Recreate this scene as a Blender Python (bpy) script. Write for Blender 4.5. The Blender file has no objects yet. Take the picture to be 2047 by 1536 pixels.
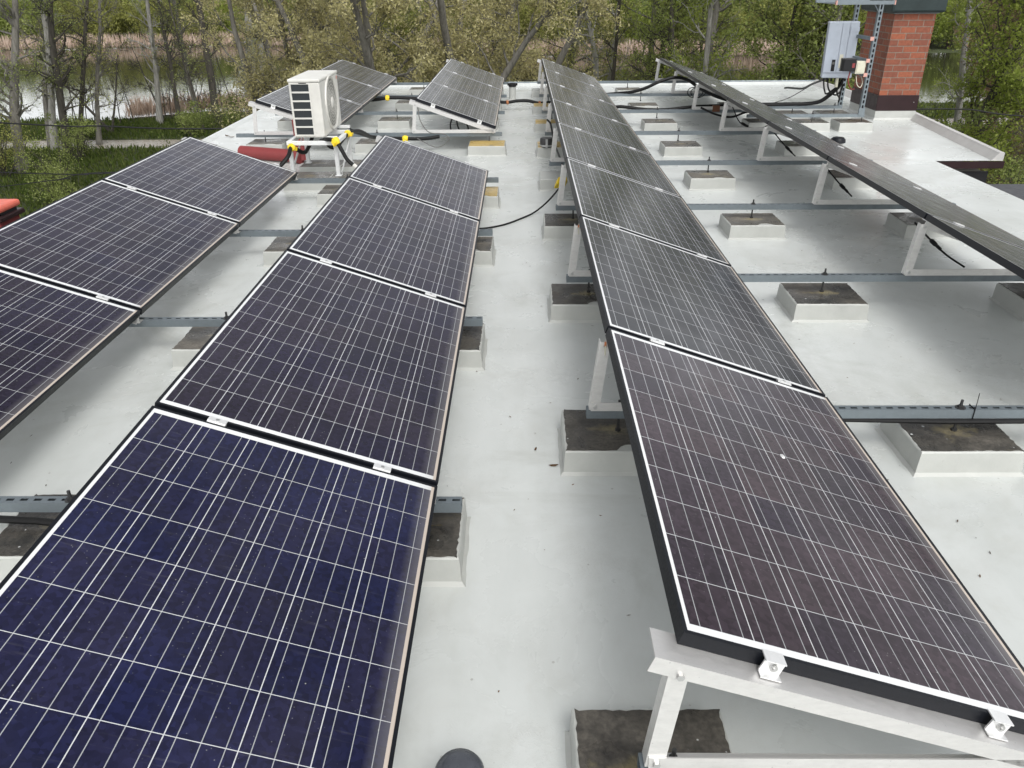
import bpy, math, random
import numpy as np
from mathutils import Vector, Matrix

scene = bpy.context.scene
col = scene.collection
R = math.radians

# ------------------------------------------------------------------ camera
CAM_H = 1.86
pitch, yaw, roll = 0.4814, -0.0144, -0.0077
cp, sp, cy, sy = math.cos(pitch), math.sin(pitch), math.cos(yaw), math.sin(yaw)
fw = Vector((sy*cp, cy*cp, -sp)); rt0 = Vector((cy, -sy, 0)); up0 = rt0.cross(fw)
rt = rt0*math.cos(roll) + up0*math.sin(roll); up = -rt0*math.sin(roll) + up0*math.cos(roll)
camd = bpy.data.cameras.new('camera'); cam = bpy.data.objects.new('camera', camd); col.objects.link(cam)
camd.sensor_width = 36.0; camd.lens = 1560.02/2047*36; camd.clip_start = 0.05; camd.clip_end = 2000
M = Matrix.Identity(4)
for i in range(3):
    M[i][0] = rt[i]; M[i][1] = up[i]; M[i][2] = -fw[i]
M[2][3] = CAM_H
cam.matrix_world = M
scene.camera = cam

# ------------------------------------------------------------------ light
SUN_EL, SUN_AZ = R(52), R(160)          # azimuth clockwise from +Y: the sun stands to the right, a bit behind the camera
world = bpy.data.worlds.new('World'); scene.world = world; world.use_nodes = True
wn, wl = world.node_tree.nodes, world.node_tree.links
bg = wn['Background']
sky = wn.new('ShaderNodeTexSky'); sky.sky_type = 'NISHITA'; sky.sun_disc = False
sky.sun_elevation = SUN_EL; sky.sun_rotation = SUN_AZ
sky.dust_density = 2.5; sky.air_density = 1.0
bw = wn.new('ShaderNodeRGBToBW'); wl.new(sky.outputs[0], bw.inputs[0])
mixc = wn.new('ShaderNodeMixRGB'); mixc.inputs[0].default_value = 0.91
wl.new(sky.outputs[0], mixc.inputs[1]); wl.new(bw.outputs[0], mixc.inputs[2])
tc = wn.new('ShaderNodeTexCoord'); nz = wn.new('ShaderNodeTexNoise'); nz.inputs['Scale'].default_value = 2.6
nz.inputs['Detail'].default_value = 6; nz.inputs['Roughness'].default_value = .55
wl.new(tc.outputs['Generated'], nz.inputs['Vector'])
mr = wn.new('ShaderNodeMapRange'); mr.inputs[1].default_value = .35; mr.inputs[2].default_value = .68
mr.inputs[3].default_value = .55; mr.inputs[4].default_value = 1.75
wl.new(nz.outputs[0], mr.inputs[0])
mul = wn.new('ShaderNodeMixRGB'); mul.blend_type = 'MULTIPLY'; mul.inputs[0].default_value = 1
wl.new(mixc.outputs[0], mul.inputs[1]); wl.new(mr.outputs[0], mul.inputs[2])
sxyz = wn.new('ShaderNodeSeparateXYZ'); wl.new(tc.outputs['Generated'], sxyz.inputs[0])
mh = wn.new('ShaderNodeMapRange'); mh.inputs[1].default_value = .0; mh.inputs[2].default_value = .55
mh.inputs[3].default_value = 1.3; mh.inputs[4].default_value = 1.0; wl.new(sxyz.outputs[2], mh.inputs[0])
mul2 = wn.new('ShaderNodeMixRGB'); mul2.blend_type = 'MULTIPLY'; mul2.inputs[0].default_value = 1
wl.new(mul.outputs[0], mul2.inputs[1]); wl.new(mh.outputs[0], mul2.inputs[2])
wl.new(mul2.outputs[0], bg.inputs[0]); bg.inputs[1].default_value = 0.15
sund = bpy.data.lights.new('sun', 'SUN'); sund.energy = .6; sund.angle = R(22); sund.color = (1, .975, .94)
sun = bpy.data.objects.new('sun', sund); col.objects.link(sun)
sdir = Vector((math.sin(SUN_AZ)*math.cos(SUN_EL), math.cos(SUN_AZ)*math.cos(SUN_EL), math.sin(SUN_EL)))
sun.rotation_euler = sdir.to_track_quat('Z', 'Y').to_euler(); sun.location = (20, -10, 30)
vs = scene.view_settings
vs.view_transform = 'Standard'; vs.look = 'None'; vs.exposure = 0.88; vs.gamma = 1; vs.use_curve_mapping = False

# ------------------------------------------------------------------ materials
class NT:
    def __init__(s, name):
        s.m = bpy.data.materials.new(name); s.m.use_nodes = True
        s.n = s.m.node_tree.nodes; s.l = s.m.node_tree.links
        s.b = s.n['Principled BSDF']; s.out = s.n['Material Output']
    def new(s, t, **k):
        x = s.n.new('ShaderNode'+t)
        for a, v in k.items(): setattr(x, a, v)
        return x
    def put(s, sock, v):
        if isinstance(v, bpy.types.NodeSocket): s.l.new(v, sock)
        elif v is not None: sock.default_value = v
    def math(s, op, a, b=None, c=None):
        x = s.new('Math', operation=op)
        s.put(x.inputs[0], a)
        if b is not None: s.put(x.inputs[1], b)
        if c is not None: s.put(x.inputs[2], c)
        return x.outputs[0]
    def noise(s, scale, vec=None, detail=4, rough=.55, dist=0):
        x = s.new('TexNoise'); x.inputs['Scale'].default_value = scale
        x.inputs['Detail'].default_value = detail; x.inputs['Roughness'].default_value = rough
        x.inputs['Distortion'].default_value = dist
        if vec is not None: s.l.new(vec, x.inputs['Vector'])
        return x.outputs['Fac']
    def obj(s): return s.new('TexCoord').outputs['Object']
    def pos(s): return s.new('NewGeometry').outputs['Position']
    def rng(s, v, a, b, c=0., d=1.):
        x = s.new('MapRange'); s.put(x.inputs[0], v)
        for i, q in enumerate((a, b, c, d)): x.inputs[i+1].default_value = q
        return x.outputs[0]
    def mix(s, f, a, b, mode='MIX'):
        x = s.new('MixRGB', blend_type=mode)
        s.put(x.inputs[0], f)
        for i, v in ((1, a), (2, b)):
            if isinstance(v, tuple): v = (*v, 1) if len(v) == 3 else v
            s.put(x.inputs[i], v)
        return x.outputs[0]
    def bump(s, h, strength=.3, dist=.01):
        x = s.new('Bump'); x.inputs['Strength'].default_value = strength; x.inputs['Distance'].default_value = dist
        s.l.new(h, x.inputs['Height']); s.l.new(x.outputs[0], s.b.inputs['Normal'])
    def set(s, color=None, rough=None, metal=None, ior=None, spec=None):
        if color is not None: s.put(s.b.inputs['Base Color'], (*color, 1) if isinstance(color, tuple) and len(color) == 3 else color)
        if rough is not None: s.put(s.b.inputs['Roughness'], rough)
        if metal is not None: s.put(s.b.inputs['Metallic'], metal)
        if ior is not None: s.put(s.b.inputs['IOR'], ior)
        if spec is not None: s.put(s.b.inputs['Specular IOR Level'], spec)
        return s

def simple(name, c, rough=.5, metal=0., var=.12, scale=30, bump=0.):
    t = NT(name); o = t.obj()
    if max(c) < .05: t.set(spec=.22)
    n = t.noise(scale, o, 5)
    k = t.rng(n, .3, .7, 1-var, 1+var)
    t.set(t.mix(1., c, k, 'MULTIPLY'), t.rng(t.noise(scale*2.3, o), .3, .7, rough*.8, min(1, rough*1.2)), metal)
    if bump: t.bump(n, bump, .002)
    return t.m

def mat_roof():
    t = NT('roof_coating'); p = t.pos()
    big = t.noise(.55, p, 5, .6, .3); mid = t.noise(2.6, p, 6, .65, .6); fine = t.noise(38, p, 4, .6)
    c = t.mix(t.rng(big, .33, .68), (.475, .495, .475), (.60, .622, .602))
    c = t.mix(t.rng(mid, .48, .80, 0, .7), c, (.43, .44, .415))
    # thin worn spots where the older coat shows, and fine grit
    c = t.mix(t.rng(t.noise(5, p, 7, .7, .8), .55, .85, 0, .4), c, (.47, .465, .42))
    c = t.mix(t.rng(fine, .68, .76, 0, .30), c, (.25, .25, .23))
    vor = t.new('TexVoronoi'); vor.inputs['Scale'].default_value = 9; t.l.new(p, vor.inputs['Vector'])
    c = t.mix(t.rng(vor.outputs['Distance'], .035, .05, .55, 0), c, (.18, .165, .14))
    sc = t.noise(13, p, 5, .6, 3.5); rid = t.math('ABSOLUTE', t.math('SUBTRACT', sc, .5))
    msk = t.rng(t.noise(1.3, p, 4), .48, .62)
    c = t.mix(t.math('MULTIPLY', t.rng(rid, .0, .012, .5, 0), msk), c, (.36, .36, .33))
    c = t.mix(t.math('MULTIPLY', t.rng(t.noise(.9, p, 6, .7, 1.), .52, .70), .75), c, (.39, .40, .365))
    # brush strokes laid along the rows
    mp = t.new('Mapping'); mp.inputs['Scale'].default_value = (9, 1.2, 1); t.l.new(p, mp.inputs[0])
    st = t.noise(1.0, mp.outputs[0], 5, .6)
    c = t.mix(t.rng(st, .4, .75, 0, .28), c, (.64, .656, .642))
    damp = t.rng(t.noise(.8, p, 5, .6, .5), .5, .6)
    t.set(c, t.math('SUBTRACT', t.rng(mid, .35, .7, .27, .42), t.math('MULTIPLY', damp, .13)), 0, None, .55)
    h = t.math('ADD', t.math('ADD', t.math('MULTIPLY', t.noise(24, p, 6, .7, 1.2), .5), t.math('MULTIPLY', st, .6)), t.math('MULTIPLY', t.math('MULTIPLY', t.rng(rid, 0, .03, 1, 0), msk), .8))
    t.bump(h, .16, .006)
    return t.m

def mat_cells(name, ca, cb, seed):
    t = NT(name); o = t.obj()
    sep = t.new('SeparateXYZ'); t.l.new(o, sep.inputs[0]); x, y = sep.outputs[0], sep.outputs[1]
    pt = .1585; mx, my = (.99-6*pt)/2, (1.65-10*pt)/2
    u = t.math('DIVIDE', t.math('SUBTRACT', x, mx), pt); v = t.math('DIVIDE', t.math('SUBTRACT', y, my), pt)
    fu, fv = t.math('FRACT', u), t.math('FRACT', v)
    iu, iv = t.math('FLOOR', u), t.math('FLOOR', v)
    def near(f, c, w): return t.math('LESS_THAN', t.math('ABSOLUTE', t.math('SUBTRACT', f, c)), w)
    gw = .00125/pt
    gap = t.math('MAXIMUM', t.math('LESS_THAN', t.math('PINGPONG', u, .5), gw), t.math('LESS_THAN', t.math('PINGPONG', v, .5), gw*.85))
    bus = t.math('MAXIMUM', t.math('MAXIMUM', near(fu, 1/6, .0011/pt), near(fu, .5, .0011/pt)), near(fu, 5/6, .0011/pt))
    out = t.math('MAXIMUM', t.math('GREATER_THAN', t.math('ABSOLUTE', t.math('SUBTRACT', u, 3)), 3.0),
                 t.math('GREATER_THAN', t.math('ABSOLUTE', t.math('SUBTRACT', v, 5)), 5.0))
    cid = t.new('CombineXYZ'); t.l.new(iu, cid.inputs[0]); t.l.new(iv, cid.inputs[1])
    oi = t.new('ObjectInfo'); t.l.new(t.math('MULTIPLY', oi.outputs['Random'], 57.3), cid.inputs[2])
    wnz = t.new('TexWhiteNoise', noise_dimensions='3D'); t.l.new(cid.outputs[0], wnz.inputs[0])
    c = t.mix(t.math('MULTIPLY', wnz.outputs['Value'], .6), ca, cb)
    # crystal flakes
    vo = t.new('TexVoronoi'); vo.inputs['Scale'].default_value = 75; t.l.new(o, vo.inputs['Vector'])
    sv = t.new('SeparateColor'); t.l.new(vo.outputs['Color'], sv.inputs[0])
    c = t.mix(1., c, t.rng(sv.outputs[0], 0, 1, .72, 1.28), 'MULTIPLY')
    c = t.mix(1., c, t.rng(t.noise(1.7, o, 3), .3, .7, .75, 1.3), 'MULTIPLY')  # broad tint patches suggest the patchy sky sheen on the glass
    c = t.mix(bus, c, (.31, .32, .33)); c = t.mix(gap, c, (.50, .51, .52)); c = t.mix(out, c, (.66, .67, .67))
    # silt left by rain along the low edge, dust, specks
    edge = t.math('ADD', x, t.math('MULTIPLY', t.noise(30, o, 4, .7), .012))
    c = t.mix(t.rng(edge, .925, .972, 0, .28), c, (.26, .25, .24))
    c = t.mix(t.math('MULTIPLY', t.math('GREATER_THAN', x, .9695), .62), c, (.40, .30, .21))
    c = t.mix(t.rng(t.noise(3, o, 6, .6), .35, .75, .0, .02), c, (.5, .45, .40))
    v2 = t.new('TexVoronoi'); v2.inputs['Scale'].default_value = 26; t.l.new(o, v2.inputs['Vector'])
    c = t.mix(t.math('MULTIPLY', t.rng(v2.outputs['Distance'], .03, .06, .5, 0), t.rng(t.noise(2.3, o, 3), .45, .6)), c, (.6, .6, .58))
    v3 = t.new('TexVoronoi'); v3.inputs['Scale'].default_value = 60; t.l.new(o, v3.inputs['Vector'])
    c = t.mix(t.math('MULTIPLY', t.rng(v3.outputs['Distance'], .05, .12, .26, 0), t.rng(t.noise(3.1, o, 4), .4, .6)), c, (.5, .5, .5))
    mp = t.new('Mapping'); mp.inputs['Scale'].default_value = (5, 70, 1); t.l.new(o, mp.inputs[0])
    c = t.mix(t.rng(t.noise(1., mp.outputs[0], 4, .6), .6, .8, 0, .05), c, (.5, .48, .44))
    t.set(c, t.rng(t.noise(5, o, 5), .3, .7, .16, .26), 0, 1.30)
    t.b.inputs['Sheen Weight'].default_value = .05; t.b.inputs['Sheen Roughness'].default_value = .35; t.b.inputs['Sheen Tint'].default_value = (.9, .9, .85, 1)
    return t.m

def mat_paint(name, c, rough=.45):
    t = NT(name); o = t.obj(); p = t.pos()
    n = t.noise(6, p, 6, .6); k = t.mix(t.rng(n, .35, .75), c, tuple(q*.84 for q in c))
    k = t.mix(t.rng(t.noise(45, p, 4), .66, .76, 0, .3), k, (.25, .24, .2))
    t.set(k, rough); t.bump(t.noise(60, p, 5, .7), .25, .004)
    return t.m

def mat_concrete(name, dark, light, splash, yellow=0.):
    t = NT(name); p = t.pos(); ob = t.obj()
    c = t.mix(t.rng(t.noise(5, p, 7, .65, .4), .35, .68), dark, light)
    c = t.mix(t.rng(t.noise(70, p, 3), .35, .65, 0, .5), c, tuple(q*.55 for q in dark))
    if yellow: c = t.mix(t.rng(t.noise(6, p, 6, .7), .62-.35*yellow, .78-.35*yellow), c, (.42, .30, .10))
    else:
        c = t.mix(t.rng(t.noise(4.3, p, 7, .7), .60, .72, 0, .5), c, (.20, .17, .075))
        sx = t.new('SeparateXYZ'); t.l.new(ob, sx.inputs[0])
        dd = t.math('ADD', t.math('ABSOLUTE', sx.outputs[0]), t.math('MULTIPLY', t.math('ABSOLUTE', sx.outputs[1]), 2.2))
        dd = t.math('ADD', dd, t.math('MULTIPLY', t.noise(9, p, 6, .7), .35))
        c = t.mix(t.rng(dd, .17, .30, .65, 0), c, (.30, .25, .12))
    v = t.new('TexVoronoi'); v.inputs['Scale'].default_value = 16; t.l.new(p, v.inputs['Vector'])
    c = t.mix(t.rng(t.math('ADD', t.math('ADD', v.outputs['Distance'], t.math('MULTIPLY', t.noise(60, p), .14)), t.math('MULTIPLY', t.noise(7, p, 3), .35)), .27, .31, splash, 0), c, (.62, .64, .63))
    t.set(c, t.rng(t.noise(5, p, 4), .4, .65, .22, .7)); t.bump(t.noise(50, p, 6, .7), .4, .006)
    return t.m

def mat_metal(name, c, rough, metal=.85, streak=None):
    t = NT(name); o = t.obj()
    mp = t.new('Mapping'); mp.inputs['Scale'].default_value = streak or (1, 1, 1); t.l.new(o, mp.inputs[0])
    n = t.noise(22, mp.outputs[0], 6, .65)
    k = t.mix(t.rng(n, .3, .72), tuple(q*.88 for q in c), c)
    k = t.mix(t.rng(t.noise(120, o, 3), .7, .78, 0, .5), k, (.12, .12, .12))
    t.set(k, t.rng(n, .3, .7, rough*1.25, rough*.8), metal)
    return t.m

def mat_leaf(name, a, b, c3, trans=.35, seed=0.):
    t = NT(name); o = t.obj()
    g = t.new('NewGeometry')
    n = t.noise(.55, o, 3); n2 = t.noise(2.2, o, 2)
    k = t.mix(t.rng(n, .36, .64), a, b)
    k = t.mix(t.rng(g.outputs['Random Per Island'], .55, 1., 0, .8), k, c3)
    k = t.mix(1., k, t.rng(n2, .3, .7, .75, 1.25), 'MULTIPLY')
    d = t.new('BsdfDiffuse'); tr = t.new('BsdfTranslucent'); mx = t.new('MixShader')
    t.l.new(k, d.inputs[0]); t.l.new(k, tr.inputs[0]); mx.inputs[0].default_value = trans
    t.l.new(d.outputs[0], mx.inputs[1]); t.l.new(tr.outputs[0], mx.inputs[2]); t.l.new(mx.outputs[0], t.out.inputs[0])
    return t.m

def mat_bark(name, a, b):
    t = NT(name); o = t.obj()
    mp = t.new('Mapping'); mp.inputs['Scale'].default_value = (6, 6, 1.3); t.l.new(o, mp.inputs[0])
    n = t.noise(1.6, mp.outputs[0], 7, .7, .5)
    t.set(t.mix(t.rng(n, .35, .65), a, b), .9); t.bump(n, .8, .05)
    return t.m

def mat_ground():
    t = NT('meadow'); p = t.pos()
    c = t.mix(t.rng(t.noise(.35, p, 6, .65), .35, .65), (.035, .052, .014), (.065, .085, .024))
    c = t.mix(t.rng(t.noise(.13, p, 5, .6), .52, .7), c, (.075, .07, .035))
    c = t.mix(t.rng(t.noise(6, p, 6, .7), .5, .75, 0, .7), c, (.12, .13, .045))
    t.set(c, .95); t.bump(t.noise(5, p, 7, .75), 1., .25)
    return t.m

def mat_water():
    t = NT('pond_water'); p = t.pos()
    mp = t.new('Mapping'); mp.inputs['Scale'].default_value = (.55, 1.6, 1); t.l.new(p, mp.inputs[0])
    t.set((.03, .032, .018), .03, 0, 1.33)
    t.bump(t.noise(2.2, mp.outputs[0], 4, .5, .5), .06, .1)
    return t.m

def mat_brick():
    t = NT('red_brick'); uv = t.new('TexCoord').outputs['UV']
    b = t.new('TexBrick'); t.l.new(uv, b.inputs['Vector'])
    b.inputs['Scale'].default_value = 1; b.inputs['Brick Width'].default_value = .205; b.inputs['Row Height'].default_value = .081
    b.inputs['Mortar Size'].default_value = .0055; b.inputs['Mortar Smooth'].default_value = .15; b.inputs['Bias'].default_value = -.35
    b.inputs['Color1'].default_value = (.19, .060, .034, 1); b.inputs['Color2'].default_value = (.34, .10, .045, 1)
    b.inputs['Mortar'].default_value = (.20, .165, .13, 1); b.offset = .43
    n = t.noise(25, uv, 6, .7)
    c = t.mix(1., b.outputs[0], t.rng(n, .3, .7, .75, 1.22), 'MULTIPLY')
    c = t.mix(t.rng(t.noise(3, uv, 5), .55, .75, 0, .4), c, (.16, .055, .04))
    t.set(c, .8)
    t.bump(t.math('SUBTRACT', t.math('MULTIPLY', n, .25), b.outputs['Fac']), .7, .008)
    return t.m

MT = dict(
    roof=mat_roof(),
    roof_edge=mat_paint('painted_edge', (.50, .49, .47)),
    pad=mat_paint('pad_paint', (.44, .448, .42)),
    top=mat_concrete('bare_concrete', (.024, .022, .019), (.125, .112, .092), .9),
    top_grey=mat_concrete('grey_concrete', (.06, .055, .047), (.20, .18, .15), .6),
    top_yellow=mat_concrete('lichen_concrete', (.12, .10, .06), (.24, .20, .12), .3, 1.),
    top_paint=mat_paint('painted_pad_top', (.60, .61, .59)),
    alu=mat_metal('aluminium', (.72, .71, .69), .45, .75, (1, 2.5, 2.5)),
    clamp=mat_metal('clamp_aluminium', (.85, .85, .84), .35, .6),
    galv=mat_metal('galvanised_steel', (.20, .232, .25), .48, .6),
    steel=mat_metal('bolt_steel', (.55, .55, .54), .35, .9),
    rod=mat_metal('threaded_rod', (.07, .07, .07), .5, .7),
    frame=simple('black_anodised', (.006, .007, .010), .42, 0, .15, 60),
    back=simple('backsheet', (.6, .6, .6), .6),
    blue=mat_cells('blue_cells', (.007, .009, .036), (.014, .013, .033), 1),
    plum=mat_cells('plum_cells', (.009, .008, .024), (.022, .016, .026), 2),
    brown=mat_cells('brown_sheen_cells', (.022, .017, .026), (.050, .032, .036), 3),  # brownish cloud reflection of the near panel put into the cell colour
    dusk=mat_cells('dark_cells', (.004, .005, .011), (.010, .009, .013), 4),
    white=mat_paint('white_enamel', (.62, .61, .565), .4),
    stand=mat_paint('white_steel', (.70, .71, .70), .45),
    fan_shade=simple('fan_plastic_painted_shade', (.10, .10, .09), .5, 0, .1, 8),
    fin=mat_metal('condenser_fins', (.028, .033, .036), .5, .3, (1, 1, 60)),
    dark=simple('dark_plastic', (.015, .015, .016), .45),
    rubber=simple('black_cable', (.008, .008, .008), .5, 0, .2, 60),
    wire=simple('grey_wire', (.10, .10, .095), .5),
    yellow=simple('yellow_tape', (.78, .56, .02), .55, 0, .2, 40),
    orange=simple('orange_plastic', (.42, .15, .05), .5),
    vent_grey=simple('grey_blue_vent_cap', (.055, .06, .07), .3, 0, .2, 30),
    rust=simple('brown_wood', (.17, .07, .035), .7),
    salmon=simple('faded_red_sheet', (.60, .13, .085), .5, 0, .15, 10),
    red=mat_paint('red_pipe_paint', (.22, .032, .032), .55),
    brick=mat_brick(),
    brown_sheet=simple('brown_sheet_metal', (.026, .013, .014), .4, 0, .15, 8),
    cap=simple('dark_green_sheet', (.030, .042, .042), .45, .1, .2, 6),
    inverter=simple('grey_enamel', (.40, .44, .50), .45, .1, .06, 12),
    beige=simple('beige_plastic', (.55, .53, .42), .5, 0, .06),
    pink=simple('pink_endcap', (.55, .30, .25), .6),
    wall=mat_paint('render_wall', (.30, .28, .25), .9),
    bitumen=simple('bitumen_sheet', (.07, .072, .078), .8, 0, .2, 14, .4),
    ground=mat_ground(), water=mat_water(),
    path=mat_concrete('gravel_path', (.24, .21, .165), (.34, .30, .25), .1),
    bark_dark=mat_bark('dark_bark', (.030, .026, .020), (.080, .072, .058)),
    bark_grey=mat_bark('grey_bark', (.09, .083, .07), (.20, .19, .165)),
    bark_pale=mat_bark('pale_bark', (.17, .165, .145), (.34, .33, .30)),
    leaf_fresh=mat_leaf('fresh_leaves', (.16, .21, .04), (.27, .32, .07), (.38, .42, .12), .5),
    leaf_green=mat_leaf('green_leaves', (.16, .20, .055), (.27, .32, .10), (.42, .46, .19), .5),
    leaf_olive=mat_leaf('olive_leaves', (.20, .21, .06), (.32, .33, .10), (.42, .43, .17), .5),
    leaf_pale=mat_leaf('pale_catkins', (.29, .27, .12), (.46, .42, .21), (.62, .57, .34), .4),
    leaf_deep=mat_leaf('deep_leaves', (.11, .14, .04), (.18, .22, .07), (.27, .31, .11), .5),
    leaf_rust=mat_leaf('rusty_leaves', (.17, .11, .07), (.27, .18, .115), (.29, .26, .14), .4),
    reed=mat_leaf('dry_reeds', (.42, .31, .24), (.55, .43, .35), (.62, .52, .43), .2),
    grass=mat_leaf('grass_blades', (.045, .07, .016), (.08, .11, .028), (.13, .145, .05)),
    litter=mat_leaf('plant_litter', (.05, .035, .02), (.16, .09, .05), (.02, .02, .02), .05),
)

# ------------------------------------------------------------------ mesh helpers
class MB:
    def __init__(s): s.v = []; s.f = []; s.mi = []; s.uv = {}
    def face(s, pts, mi=0):
        b = len(s.v); s.v += [tuple(p) for p in pts]; s.f.append(tuple(range(b, b+len(pts)))); s.mi.append(mi)
    def box(s, x0, y0, z0, x1, y1, z1, mi=0):
        b = len(s.v)
        s.v += [(x0, y0, z0), (x1, y0, z0), (x1, y1, z0), (x0, y1, z0), (x0, y0, z1), (x1, y0, z1), (x1, y1, z1), (x0, y1, z1)]
        for q in ((0, 3, 2, 1), (4, 5, 6, 7), (0, 1, 5, 4), (1, 2, 6, 5), (2, 3, 7, 6), (3, 0, 4, 7)):
            s.f.append(tuple(b+i for i in q)); s.mi.append(mi)
        return s
    def obox(s, c, ax, ay, az, mi=0):
        c, ax, ay, az = Vector(c), Vector(ax), Vector(ay), Vector(az); b = len(s.v)
        for dz in (-1, 1):
            for dx, dy in ((-1, -1), (1, -1), (1, 1), (-1, 1)): s.v.append(tuple(c+ax*dx+ay*dy+az*dz))
        for q in ((0, 3, 2, 1), (4, 5, 6, 7), (0, 1, 5, 4), (1, 2, 6, 5), (2, 3, 7, 6), (3, 0, 4, 7)):
            s.f.append(tuple(b+i for i in q)); s.mi.append(mi)
        return s
    def bar(s, a, b, w, h, upv=(0, 0, 1), mi=0):
        a, b = Vector(a), Vector(b); d = b-a; L = d.length; d.normalize()
        side = d.cross(Vector(upv)); side.normalize(); u = side.cross(d)
        return s.obox((a+b)/2, d*L/2, side*w/2, u*h/2, mi)
    def tube(s, pts, r, n=8, caps=True, mi=0):
        pts = [Vector(p) for p in pts]; rs = r if isinstance(r, (list, tuple)) else [r]*len(pts)
        b = len(s.v); ref = None
        for i, p in enumerate(pts):
            d = (pts[min(i+1, len(pts)-1)]-pts[max(i-1, 0)]).normalized()
            if ref is None: ref = d.cross(Vector((0, 0, 1)) if abs(d.z) < .9 else Vector((1, 0, 0))).normalized()
            ref = (ref-d*ref.dot(d)).normalized(); bi = d.cross(ref)
            for k in range(n):
                a = 2*math.pi*k/n; s.v.append(tuple(p+(ref*math.cos(a)+bi*math.sin(a))*rs[i]))
        for i in range(len(pts)-1):
            for k in range(n):
                k2 = (k+1) % n
                s.f.append((b+i*n+k, b+i*n+k2, b+(i+1)*n+k2, b+(i+1)*n+k)); s.mi.append(mi)
        if caps:
            s.f.append(tuple(b+k for k in reversed(range(n)))); s.mi.append(mi)
            e = b+(len(pts)-1)*n; s.f.append(tuple(e+k for k in range(n))); s.mi.append(mi)
        return s
    def lathe(s, prof, c=(0, 0, 0), n=24, axis='z', mi=0):
        b = len(s.v)
        for (r, z) in prof:
            for k in range(n):
                a = 2*math.pi*k/n; q = (r*math.cos(a), r*math.sin(a), z)
                if axis == 'x': q = (q[2], q[0], q[1])
                s.v.append((c[0]+q[0], c[1]+q[1], c[2]+q[2]))
        for i in range(len(prof)-1):
            for k in range(n):
                k2 = (k+1) % n
                s.f.append((b+i*n+k, b+i*n+k2, b+(i+1)*n+k2, b+(i+1)*n+k)); s.mi.append(mi)
        return s
    def prism(s, poly, z0, z1, mi=0, mtop=None):
        b = len(s.v); n = len(poly)
        s.v += [(x, y, z0) for x, y in poly]+[(x, y, z1) for x, y in poly]
        s.f.append(tuple(b+i for i in reversed(range(n)))); s.mi.append(mi)
        s.f.append(tuple(b+n+i for i in range(n))); s.mi.append(mi if mtop is None else mtop)
        for i in range(n):
            j = (i+1) % n; s.f.append((b+i, b+j, b+n+j, b+n+i)); s.mi.append(mi)
        return s
    def mesh(s, name, mats):
        me = bpy.data.meshes.new(name); me.from_pydata(s.v, [], s.f)
        for m in (mats if isinstance(mats, (list, tuple)) else [mats]): me.materials.append(MT[m])
        me.polygons.foreach_set('material_index', s.mi); me.update(); return me
    def build(s, name, mats, parent=None, loc=None, smooth=False, bevel=0):
        o = bpy.data.objects.new(name, s.mesh(name, mats)); col.objects.link(o)
        if parent: o.parent = parent
        if loc: o.location = loc
        if smooth:
            s_ = o.data; s_.polygons.foreach_set('use_smooth', [True]*len(s_.polygons)); s_.set_sharp_from_angle(angle=R(40))
        if bevel:
            m = o.modifiers.new('bevel', 'BEVEL'); m.width = bevel; m.segments = 2; m.limit_method = 'ANGLE'
        return o

def tag(o, label=None, cat=None, group=None, kind=None):
    if label: o['label'] = label
    if cat: o['category'] = cat
    if group: o['group'] = group
    if kind: o['kind'] = kind
    return o
def thing(name, label, cat, loc=(0, 0, 0), rot=(0, 0, 0), group=None):
    o = bpy.data.objects.new(name, None); col.objects.link(o); o.location = loc; o.rotation_euler = rot
    o.empty_display_size = .1
    return tag(o, label, cat, group)
def copy_tree(o, parent=None):
    c = o.copy(); col.objects.link(c); c.parent = parent
    for ch in list(o.children): copy_tree(ch, c)
    return c
def smooth_path(pts, sub=6):
    P = [Vector(p) for p in pts]; P = [P[0]*2-P[1]]+P+[P[-1]*2-P[-2]]; out = []
    for i in range(1, len(P)-2):
        for k in range(sub):
            t = k/sub; a, b, c, d = P[i-1:i+3]
            out.append(.5*((2*b)+(c-a)*t+(2*a-5*b+4*c-d)*t*t+(3*b-a-3*c+d)*t**3))
    out.append(P[-2]); return out
ORD = ['', 'first', 'second', 'third', 'fourth', 'fifth', 'sixth', 'seventh', 'eighth', 'ninth', 'tenth', 'eleventh', 'twelfth',
       'thirteenth', 'fourteenth', 'fifteenth', 'sixteenth', 'seventeenth', 'eighteenth', 'nineteenth', 'twentieth']
def nth(i, n, a='nearest', z='farthest'):
    return a if i == 1 else (z if i == n else ORD[i]+' nearest')

rnd = random.Random(5)

# ------------------------------------------------------------------ terrain
GZ = -6.0
g = MB(); g.face([(-900, -300, GZ), (900, -300, GZ), (900, 1200, GZ), (-900, 1200, GZ)])
tag(g.build('ground', 'ground'), kind='structure')
def band(near, far, z):
    m = MB()
    for i in range(len(near)-1):
        m.face([(*near[i], z), (*near[i+1], z), (*far[i+1], z), (*far[i], z)])
    return m
pn = [(-120, 46), (-60, 48), (-34, 49.5), (-26, 51), (-21, 54.5), (-8, 54), (4, 53), (16, 55), (33, 57), (70, 60), (130, 58)]
pf = [(-120, 102), (-75, 104), (-55, 108), (-40, 112), (-20, 106), (-5, 97), (5, 93), (20, 92), (45, 94), (80, 98), (130, 96)]
band(pn, pf, GZ+.01).build('pond', 'water')['kind'] = 'structure'
ctr = [(-120, 46), (-60, 43.4), (-28, 42.8), (-19, 43.0), (-5, 44.5), (12, 46.5), (27, 48.8), (60, 51), (120, 54)]
band([(x, y-1.2) for x, y in ctr], [(x, y+1.2) for x, y in ctr], GZ+.006).build('path', 'path')['kind'] = 'structure'

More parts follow.
